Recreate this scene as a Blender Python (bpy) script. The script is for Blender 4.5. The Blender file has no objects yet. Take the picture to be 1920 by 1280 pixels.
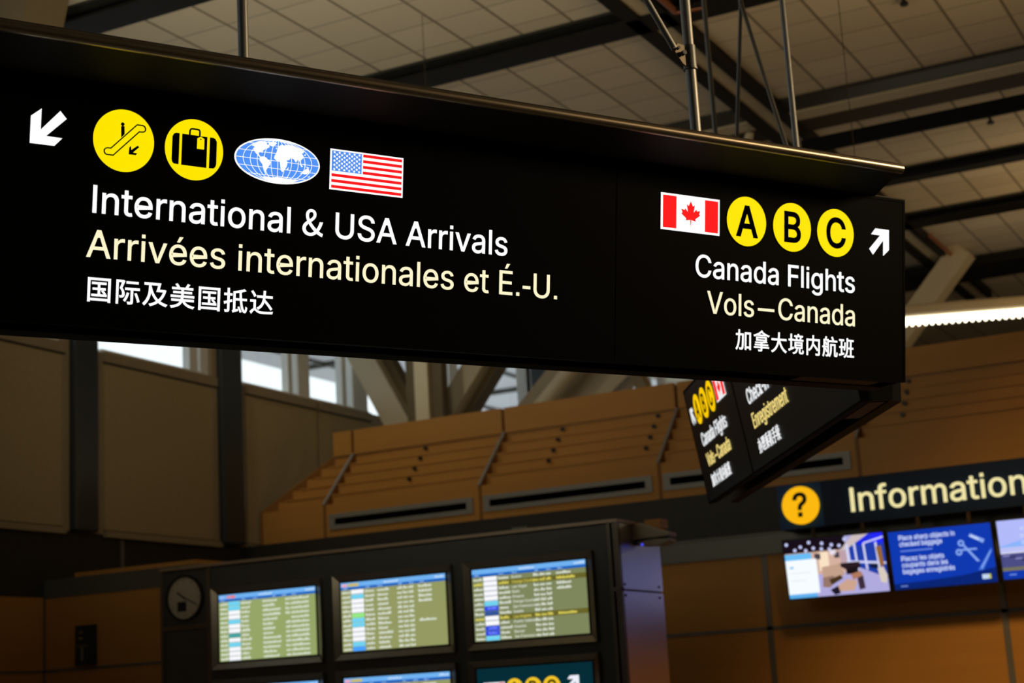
import bpy, bmesh, math, random
from mathutils import Vector, Matrix
random.seed(7)
S = bpy.context.scene
COL = S.collection

# ------------------------------------------------------------------ camera
F_PX = 3114.87                    # focal length in pixels of a 1920 px wide frame
YAW, PITCH, ROLL = -0.47083865, 0.21329721, 0.05884053
EYE = Vector((0.0, 0.0, 1.65))
_f = Vector((math.sin(YAW)*math.cos(PITCH), math.cos(YAW)*math.cos(PITCH), math.sin(PITCH)))
_r = Vector((math.cos(YAW), -math.sin(YAW), 0.0))
_d = _f.cross(_r)
RIGHT = _r*math.cos(ROLL) + _d*math.sin(ROLL)
DOWN = -_r*math.sin(ROLL) + _d*math.cos(ROLL)
FWD = _f
cam_data = bpy.data.cameras.new('camera')
cam_data.sensor_width = 36.0
cam_data.lens = F_PX*36.0/1920.0
cam_data.clip_start = 0.05
cam_data.clip_end = 300
cam_data.dof.use_dof = True
cam_data.dof.focus_distance = 6.95
cam_data.dof.aperture_fstop = 2.7
cam = bpy.data.objects.new('camera', cam_data)
COL.objects.link(cam)
m3 = Matrix((RIGHT, -DOWN, -FWD)).transposed()
cam.matrix_world = Matrix.Translation(EYE) @ m3.to_4x4()
S.camera = cam

# ------------------------------------------------------------------ world, exposure, large lights
S.view_settings.view_transform = 'Standard'
S.view_settings.look = 'None'
S.view_settings.exposure = 0.0
S.view_settings.gamma = 1.0
S.view_settings.use_curve_mapping = False
W = bpy.data.worlds.new('overcast_sky')
S.world = W
W.use_nodes = True
_bg = W.node_tree.nodes['Background']
_bg.inputs[0].default_value = (0.93, 0.97, 1.0, 1)
_bg.inputs[1].default_value = 1.35

def area_lamp(name, loc, target, sx, sy, power, color, spread=180):
    l = bpy.data.lights.new(name, 'AREA')
    l.shape = 'RECTANGLE'; l.size = sx; l.size_y = sy
    l.energy = power; l.color = color; l.spread = math.radians(spread)
    o = bpy.data.objects.new(name, l)
    o.location = loc
    o.rotation_euler = (Vector(target)-Vector(loc)).to_track_quat('-Z', 'Y').to_euler()
    COL.objects.link(o); return o

def spot_lamp(name, loc, target, power, color, angle, blend=0.6, radius=0.15):
    l = bpy.data.lights.new(name, 'SPOT')
    l.energy = power; l.color = color; l.spot_size = math.radians(angle); l.spot_blend = blend
    l.shadow_soft_size = radius
    o = bpy.data.objects.new(name, l)
    o.location = loc
    o.rotation_euler = (Vector(target)-Vector(loc)).to_track_quat('-Z', 'Y').to_euler()
    COL.objects.link(o); return o

WARM = (1.0, 0.66, 0.30)
NEUT = (1.0, 0.90, 0.64)
# added unseen fills brighten the ceiling; the left one is cooler, like daylight
area_lamp('ceiling_fill_near', (-0.2, 14.0, 6.2), (-2.6, 14.4, 8.65), 3, 3, 42, WARM, 125)
area_lamp('ceiling_fill_far', (0.3, 23.5, 6.2), (-2.4, 24.5, 8.65), 3, 3, 66, WARM, 125)
area_lamp('ceiling_fill_left', (-7.5, 8.5, 5.0), (-9.0, 14.5, 8.6), 3, 3, 62, NEUT, 110)
area_lamp('hall_downlight_right', (4.7, 10.4, 7.0), (-2.2, 7.8, 4.0), 1.4, 1.4, 60, (1.0, 0.72, 0.40), 60)
spot_lamp('wall_washer_info', (-1.6, 11.0, 8.3), (-3.1, 18.5, 0.7), 2100, (1.0, 0.62, 0.22), 44, 1.0, 0.7)
spot_lamp('wall_washer_right', (-2.2, 17.7, 6.6), (-2.6, 18.9, 3.9), 26, WARM, 80)
spot_lamp('bulkhead_fill_left', (-13.2, 16.4, 8.3), (-11.6, 19.6, 5.2), 105, (1.0, 0.90, 0.66), 74)  # added spot standing in for window light on the bulkhead

# ------------------------------------------------------------------ pixel -> place helpers
def ray(x, y):
    return (RIGHT*((x-960)/F_PX) + DOWN*((y-640)/F_PX) + FWD)
def onx(x, y, X):
    d = ray(x, y); return EYE + d*((X-EYE.x)/d.x)
def ony(x, y, Y):
    d = ray(x, y); return EYE + d*((Y-EYE.y)/d.y)
def onz(x, y, Z):
    d = ray(x, y); return EYE + d*((Z-EYE.z)/d.z)
def onp(x, y, p, n):
    d = ray(x, y); return EYE + d*((p-EYE).dot(n)/d.dot(n))

# ------------------------------------------------------------------ materials
def lin(c):
    c = c/255.0
    return c/12.92 if c <= 0.04045 else ((c+0.055)/1.055)**2.4
def srgb(r, g, b):
    return (lin(r), lin(g), lin(b), 1)
def mat(name, color, rough=0.6, metal=0.0, spec=0.5, emit=None, strength=1.0, noise=0.0, nscale=8.0):
    m = bpy.data.materials.new(name); m.use_nodes = True
    nt = m.node_tree; b = nt.nodes['Principled BSDF']
    b.inputs['Base Color'].default_value = color
    b.inputs['Roughness'].default_value = rough
    b.inputs['Metallic'].default_value = metal
    b.inputs['Specular IOR Level'].default_value = spec
    if emit:
        b.inputs['Emission Color'].default_value = emit
        b.inputs['Emission Strength'].default_value = strength
    if noise > 0:
        tc = nt.nodes.new('ShaderNodeNewGeometry')
        n = nt.nodes.new('ShaderNodeTexNoise'); n.inputs['Scale'].default_value = nscale
        n.inputs['Detail'].default_value = 3
        nt.links.new(tc.outputs['Position'], n.inputs['Vector'])
        mx = nt.nodes.new('ShaderNodeMix'); mx.data_type = 'RGBA'
        mx.inputs['A'].default_value = tuple(c*(1-noise) for c in color[:3])+(1,)
        mx.inputs['B'].default_value = tuple(min(1, c*(1+noise)) for c in color[:3])+(1,)
        nt.links.new(n.outputs['Fac'], mx.inputs['Factor'])
        nt.links.new(mx.outputs['Result'], b.inputs['Base Color'])
    return m
def glow(name, r, g, b, strength=1.0):
    c = srgb(r, g, b)
    return mat(name, (0.004, 0.004, 0.004, 1), 0.5, spec=0.05, emit=c, strength=strength)

def wood(name, color, sx=0.6, sz=14.0):
    m = bpy.data.materials.new(name); m.use_nodes = True
    nt = m.node_tree; b = nt.nodes['Principled BSDF']
    b.inputs['Roughness'].default_value = 0.42
    b.inputs['Specular IOR Level'].default_value = 0.15
    g = nt.nodes.new('ShaderNodeNewGeometry')
    mp = nt.nodes.new('ShaderNodeMapping'); mp.inputs['Scale'].default_value = (sx, sx, sz)
    n = nt.nodes.new('ShaderNodeTexNoise'); n.inputs['Scale'].default_value = 1.3; n.inputs['Detail'].default_value = 5
    n2 = nt.nodes.new('ShaderNodeTexNoise'); n2.inputs['Scale'].default_value = 0.5; n2.inputs['Detail'].default_value = 2
    add = nt.nodes.new('ShaderNodeMath'); add.operation = 'ADD'
    sc = nt.nodes.new('ShaderNodeMath'); sc.operation = 'MULTIPLY'; sc.inputs[1].default_value = 0.5
    mx = nt.nodes.new('ShaderNodeMix'); mx.data_type = 'RGBA'
    mx.inputs['A'].default_value = tuple(c*0.78 for c in color[:3])+(1,)
    mx.inputs['B'].default_value = tuple(min(1, c*1.2) for c in color[:3])+(1,)
    L = nt.links.new
    L(g.outputs['Position'], mp.inputs['Vector']); L(mp.outputs['Vector'], n.inputs['Vector'])
    L(g.outputs['Position'], n2.inputs['Vector'])
    L(n.outputs['Fac'], add.inputs[0]); L(n2.outputs['Fac'], add.inputs[1])
    L(add.outputs[0], sc.inputs[0]); L(sc.outputs[0], mx.inputs['Factor'])
    L(mx.outputs['Result'], b.inputs['Base Color'])
    return m

def tile_mat(name, x0, y0, px=0.6, py=0.587):
    """acoustic ceiling tiles: strong joints along y, faint joints along x, slight tone change per tile"""
    m = bpy.data.materials.new(name); m.use_nodes = True
    nt = m.node_tree; b = nt.nodes['Principled BSDF']
    b.inputs['Roughness'].default_value = 0.85; b.inputs['Specular IOR Level'].default_value = 0.15
    L = nt.links.new
    g = nt.nodes.new('ShaderNodeNewGeometry'); sp = nt.nodes.new('ShaderNodeSeparateXYZ')
    L(g.outputs['Position'], sp.inputs[0])
    def mth(op, a, bb):
        n = nt.nodes.new('ShaderNodeMath'); n.operation = op
        for i, v in enumerate((a, bb)):
            if v is None: continue
            if isinstance(v, (int, float)): n.inputs[i].default_value = v
            else: L(v, n.inputs[i])
        return n.outputs[0]
    def joint(sock, o, p, w):
        q = mth('DIVIDE', mth('SUBTRACT', sock, o), p)
        fr = mth('FRACT', mth('ADD', q, 100.5), None)
        d = mth('ABSOLUTE', mth('SUBTRACT', fr, 0.5), None)
        return mth('LESS_THAN', d, w/p/2), mth('FLOOR', mth('ADD', q, 100.0), None)
    jx, ix = joint(sp.outputs[0], x0, px, 0.034)
    jy, iy = joint(sp.outputs[1], y0, py, 0.022)
    cmb = nt.nodes.new('ShaderNodeCombineXYZ'); L(ix, cmb.inputs[0]); L(iy, cmb.inputs[1])
    wn = nt.nodes.new('ShaderNodeTexWhiteNoise'); wn.noise_dimensions = '2D'; L(cmb.outputs[0], wn.inputs['Vector'])
    t = nt.nodes.new('ShaderNodeMix'); t.data_type = 'RGBA'
    t.inputs['A'].default_value = (0.63, 0.56, 0.45, 1); t.inputs['B'].default_value = (0.70, 0.63, 0.51, 1)
    L(wn.outputs['Value'], t.inputs['Factor'])
    j1 = nt.nodes.new('ShaderNodeMix'); j1.data_type = 'RGBA'
    L(t.outputs['Result'], j1.inputs['A']); j1.inputs['B'].default_value = (0.40, 0.37, 0.31, 1); L(jy, j1.inputs['Factor'])
    j2 = nt.nodes.new('ShaderNodeMix'); j2.data_type = 'RGBA'
    L(j1.outputs['Result'], j2.inputs['A']); j2.inputs['B'].default_value = (0.27, 0.23, 0.17, 1); L(jx, j2.inputs['Factor'])
    L(j2.outputs['Result'], b.inputs['Base Color'])
    return m

def glass_mat():
    m = bpy.data.materials.new('window_glass'); m.use_nodes = True
    nt = m.node_tree
    for n in list(nt.nodes):
        if n.type != 'OUTPUT_MATERIAL': nt.nodes.remove(n)
    out = [n for n in nt.nodes if n.type == 'OUTPUT_MATERIAL'][0]
    tr = nt.nodes.new('ShaderNodeBsdfTransparent'); tr.inputs[0].default_value = (0.93, 0.97, 0.97, 1)
    gl = nt.nodes.new('ShaderNodeBsdfGlossy'); gl.inputs['Roughness'].default_value = 0.02
    mx = nt.nodes.new('ShaderNodeMixShader'); mx.inputs[0].default_value = 0.05
    nt.links.new(tr.outputs[0], mx.inputs[1]); nt.links.new(gl.outputs[0], mx.inputs[2])
    nt.links.new(mx.outputs[0], out.inputs[0]); return m

M = dict(
    tiles_w=tile_mat('ceiling_tiles_west', -7.938, 14.235),
    tiles_e=tile_mat('ceiling_tiles_east', -4.508, 14.235),
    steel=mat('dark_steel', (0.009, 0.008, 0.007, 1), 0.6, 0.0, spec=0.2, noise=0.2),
    steel_lit=mat('lit_grey_steel', (0.042, 0.042, 0.036, 1), 0.45, 0.4, noise=0.15),  # lighter copy of the dark steel, lit edges put into the colour
    beige=mat('beige_paint', (0.58, 0.50, 0.35, 1), 0.6, noise=0.08, nscale=2),
    beige_wall=mat('beige_fabric_panel', (0.42, 0.335, 0.19, 1), 0.9, spec=0.1, noise=0.1, nscale=20),
    trim_tan=mat('tan_trim', (0.34, 0.27, 0.17, 1), 0.6, noise=0.08),
    fascia=mat('dark_fascia', (0.022, 0.020, 0.017, 1), 0.6, noise=0.15, nscale=3),
    joint=mat('dark_joint', (0.02, 0.016, 0.012, 1), 0.8, noise=0.2),  # dark brown for panel joints and backings
    greyband=mat('grey_metal_band', (0.15, 0.15, 0.13, 1), 0.45, 0.35, noise=0.1, nscale=3),
    greyseam=mat('grey_seam_strip', (0.17, 0.16, 0.15, 1), 0.5, 0.3, noise=0.1),
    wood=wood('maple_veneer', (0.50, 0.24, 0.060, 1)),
    wood_fin_shade=wood('shaded_fin_veneer', (0.27, 0.115, 0.030, 1)),  # maple darkened to put the shade of the fin sides into the colour
    wood_pale=wood('pale_maple_edge', (0.56, 0.36, 0.19, 1)),
    floor=mat('terrazzo_floor', (0.30, 0.29, 0.27, 1), 0.3, noise=0.25, nscale=30),
    plaster=mat('plaster', (0.42, 0.38, 0.32, 1), 0.8, noise=0.06, nscale=4),
    grille=mat('grey_grille_frame', (0.28, 0.27, 0.25, 1), 0.5, 0.2, noise=0.06),
    slot=mat('black_slot', (0.002, 0.002, 0.002, 1), 0.9, spec=0.0, noise=0.1),
    column=mat('charcoal_column_paint', (0.05, 0.06, 0.068, 1), 0.30, 0.3, noise=0.12, nscale=2),
    white_frame=mat('white_window_frame', (0.86, 0.87, 0.86, 1), 0.5, noise=0.05),
    glass=glass_mat(),
    canopy_out=mat('outside_canopy', (0.80, 0.79, 0.82, 1), 0.8, noise=0.15, nscale=0.35),
    asphalt=mat('outside_paving', (0.50, 0.50, 0.50, 1), 0.9, noise=0.2, nscale=1),
    sign_black=mat('black_acrylic', (0.0022, 0.0022, 0.0021, 1), 0.6, spec=0.02, noise=0.1),
    sign_black_sheen=mat('black_acrylic_far_sheen', (0.0065, 0.0075, 0.0075, 1), 0.4, spec=0.25, noise=0.1),  # far arm's reflections put into a lighter, bluer base colour
    sign_frame=mat('black_anodised_frame', (0.0035, 0.0035, 0.0036, 1), 0.5, 0.0, spec=0.15, noise=0.1),
    sign_hub=mat('dark_olive_metal', (0.016, 0.015, 0.011, 1), 0.5, 0.3, noise=0.1),
    canopy=mat('bronze_canopy_metal', (0.022, 0.017, 0.012, 1), 0.6, 0.0, spec=0.2, noise=0.1, nscale=3),
    canopy_lip=mat('bronze_canopy_edge', (0.34, 0.28, 0.20, 1), 0.32, 0.9, noise=0.1, nscale=3),
    pole=mat('brushed_steel_pole', (0.36, 0.365, 0.355, 1), 0.45, 0.35, noise=0.08, nscale=30),
    pole_dark=mat('dark_steel_pole', (0.19, 0.195, 0.19, 1), 0.45, 0.35, noise=0.08, nscale=30),
    bolt=mat('blackened_bolt', (0.02, 0.02, 0.02, 1), 0.4, 0.6, noise=0.2),
    brown_steel=mat('brown_painted_steel', (0.045, 0.030, 0.014, 1), 0.6, spec=0.2, noise=0.15),
    matte_black=mat('matte_black_paint', (0.006, 0.006, 0.005, 1), 0.7, spec=0.1, noise=0.15),
    umber=mat('umber_paint_and_shade', (0.15, 0.11, 0.055, 1), 0.7, noise=0.1),  # strut paint, also the shadow-side tone of struts and post
    g_white=glow('lit_white', 255, 255, 255, 1.06),
    g_yellow=glow('lit_yellow', 255, 231, 0, 1.0),
    g_cream=glow('lit_cream', 255, 246, 204, 1.0),
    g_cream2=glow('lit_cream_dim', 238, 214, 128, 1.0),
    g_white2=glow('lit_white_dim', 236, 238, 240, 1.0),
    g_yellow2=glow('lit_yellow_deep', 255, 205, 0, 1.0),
    g_black=mat('lit_sign_black_ink', (0.0015, 0.001, 0.0008, 1), 0.8, spec=0.0, noise=0.1),
    g_blue=glow('lit_globe_blue', 82, 148, 250, 1.0),
    g_flagblue=glow('lit_flag_blue', 76, 140, 236, 1.0),
    g_red=glow('lit_flag_red', 255, 22, 26, 1.0),
)

# ------------------------------------------------------------------ mesh helpers
WORLD_AT = {}                      # object name -> world position of its origin

def put(o, origin, parent=None):
    COL.objects.link(o)
    o.location = origin if parent is None else origin - WORLD_AT[parent.name]
    o.parent = parent
    WORLD_AT[o.name] = Vector(origin)
    return o

def tag(o, label=None, cat=None, group=None, kind=None):
    for k, v in (('label', label), ('category', cat), ('group', group), ('kind', kind)):
        if v: o[k] = v
    return o

def thing(name, label, cat, loc, group=None, kind=None):
    o = bpy.data.objects.new(name, None)
    o.empty_display_size = 0.1
    put(o, Vector(loc))
    return tag(o, label, cat, group, kind)

class Frame:
    """origin + three axes: P(a, b, c) is a world point"""
    def __init__(s, o, x, y, z):
        s.o = Vector(o); s.x = Vector(x); s.y = Vector(y); s.z = Vector(z)
    def P(s, a, b, c=0.0):
        return s.o + s.x*a + s.y*b + s.z*c

WORLD = Frame((0, 0, 0), (1, 0, 0), (0, 1, 0), (0, 0, 1))

class MB:
    def __init__(s, fr=WORLD):
        s.v = []; s.f = []; s.mi = []; s.mats = []; s.fr = fr
    def slot(s, m):
        if m not in s.mats: s.mats.append(m)
        return s.mats.index(m)
    def add(s, vs, fs, m):
        k = len(s.v); i = s.slot(m)
        s.v += [Vector(v) for v in vs]
        for f in fs: s.f.append([k+j for j in f]); s.mi.append(i)
        return s
    def box(s, x0, x1, y0, y1, z0, z1, m):
        P = s.fr.P
        vs = [P(x, y, z) for z in (z0, z1) for y in (y0, y1) for x in (x0, x1)]
        return s.add(vs, [(0, 2, 3, 1), (4, 5, 7, 6), (0, 1, 5, 4), (2, 6, 7, 3), (0, 4, 6, 2), (1, 3, 7, 5)], m)
    def prism(s, pts, w0, w1, m):
        """closed outline pts (a, b) in the frame, from depth w0 to w1"""
        P = s.fr.P; n = len(pts)
        vs = [P(a, b, w0) for a, b in pts]+[P(a, b, w1) for a, b in pts]
        fs = [tuple(reversed(range(n))), tuple(range(n, 2*n))]
        fs += [(i, (i+1) % n, n+(i+1) % n, n+i) for i in range(n)]
        return s.add(vs, fs, m)
    def rect(s, a0, b0, a1, b1, w0, w1, m):
        return s.prism([(a0, b0), (a1, b0), (a1, b1), (a0, b1)], w0, w1, m)
    def disc(s, ca, cb, ra, rb, w0, w1, m, n=64):
        return s.prism([(ca+ra*math.cos(2*math.pi*i/n), cb+rb*math.sin(2*math.pi*i/n)) for i in range(n)], w0, w1, m)
    def ring(s, outer, inner, w0, w1, m):
        """outline band between two closed outlines with the same number of points"""
        P = s.fr.P; n = len(outer)
        vs = [P(a, b, w) for w in (w0, w1) for L in (outer, inner) for a, b in L]
        fs = []
        for i in range(n):
            j = (i+1) % n
            fs += [(2*n+i, 2*n+j, 3*n+j, 3*n+i), (j, i, n+i, n+j), (i, j, 2*n+j, 2*n+i), (n+j, n+i, 3*n+i, 3*n+j)]
        return s.add(vs, fs, m)
    def stroke(s, pts, width, w0, w1, m):
        """open polyline with a width"""
        L = []; R = []
        for i, p in enumerate(pts):
            a = pts[max(0, i-1)]; b = pts[min(len(pts)-1, i+1)]
            d = Vector((b[0]-a[0], b[1]-a[1])); d.normalize() if d.length else None
            L.append((p[0]-d.y*width/2, p[1]+d.x*width/2)); R.append((p[0]+d.y*width/2, p[1]-d.x*width/2))
        for i in range(len(pts)-1):
            s.prism([R[i], R[i+1], L[i+1], L[i]], w0, w1, m)
        return s
    def tube(s, p, q, r, m, n=20, r2=None):
        p = Vector(p); q = Vector(q); d = (q-p).normalized(); r2 = r if r2 is None else r2
        a = d.orthogonal().normalized(); b = d.cross(a)
        vs = [c + (a*math.cos(2*math.pi*i/n)+b*math.sin(2*math.pi*i/n))*rr for c, rr in ((p, r), (q, r2)) for i in range(n)]
        fs = [(i, (i+1) % n, n+(i+1) % n, n+i) for i in range(n)]+[tuple(reversed(range(n))), tuple(range(n, 2*n))]
        return s.add(vs, fs, m)
    def path(s, pts, r, m, n=14):
        for a, b in zip(pts, pts[1:]): s.tube(a, b, r, m, n)
        return s
    def beam(s, p, q, wa, wb, up, m):
        """rectangular bar from p to q, wa wide and wb deep along 'up'"""
        p = Vector(p); q = Vector(q); d = (q-p).normalized()
        a = d.cross(Vector(up)).normalized()*(wa/2); b = a.cross(d).normalized()*(wb/2)
        vs = [c+sa*a+sb*b for c in (p, q) for sa, sb in ((-1, -1), (1, -1), (1, 1), (-1, 1))]
        return s.add(vs, [(0, 3, 2, 1), (4, 5, 6, 7), (0, 1, 5, 4), (1, 2, 6, 5), (2, 3, 7, 6), (3, 0, 4, 7)], m)
    def build(s, name, parent=None, label=None, cat=None, group=None, kind=None, smooth=False, bevel=0.0):
        if parent is None:
            xs = [v.x for v in s.v]; ys = [v.y for v in s.v]; zs = [v.z for v in s.v]
            org = Vector(((min(xs)+max(xs))/2, (min(ys)+max(ys))/2, min(zs)))
        else:
            org = WORLD_AT[parent.name]
        me = bpy.data.meshes.new(name)
        me.from_pydata([v-org for v in s.v], [], s.f)
        for m in s.mats: me.materials.append(m)
        me.polygons.foreach_set('material_index', s.mi)
        me.update()
        bm = bmesh.new(); bm.from_mesh(me)
        bmesh.ops.recalc_face_normals(bm, faces=bm.faces)
        bm.to_mesh(me); bm.free()
        o = bpy.data.objects.new(name, me)
        put(o, org, parent)
        if smooth:
            for p in me.polygons: p.use_smooth = True
            me.set_sharp_from_angle(angle=math.radians(40))
        if bevel:
            b = o.modifiers.new('edge', 'BEVEL'); b.width = bevel; b.segments = 2; b.limit_method = 'ANGLE'
        return tag(o, label, cat, group, kind)

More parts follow.
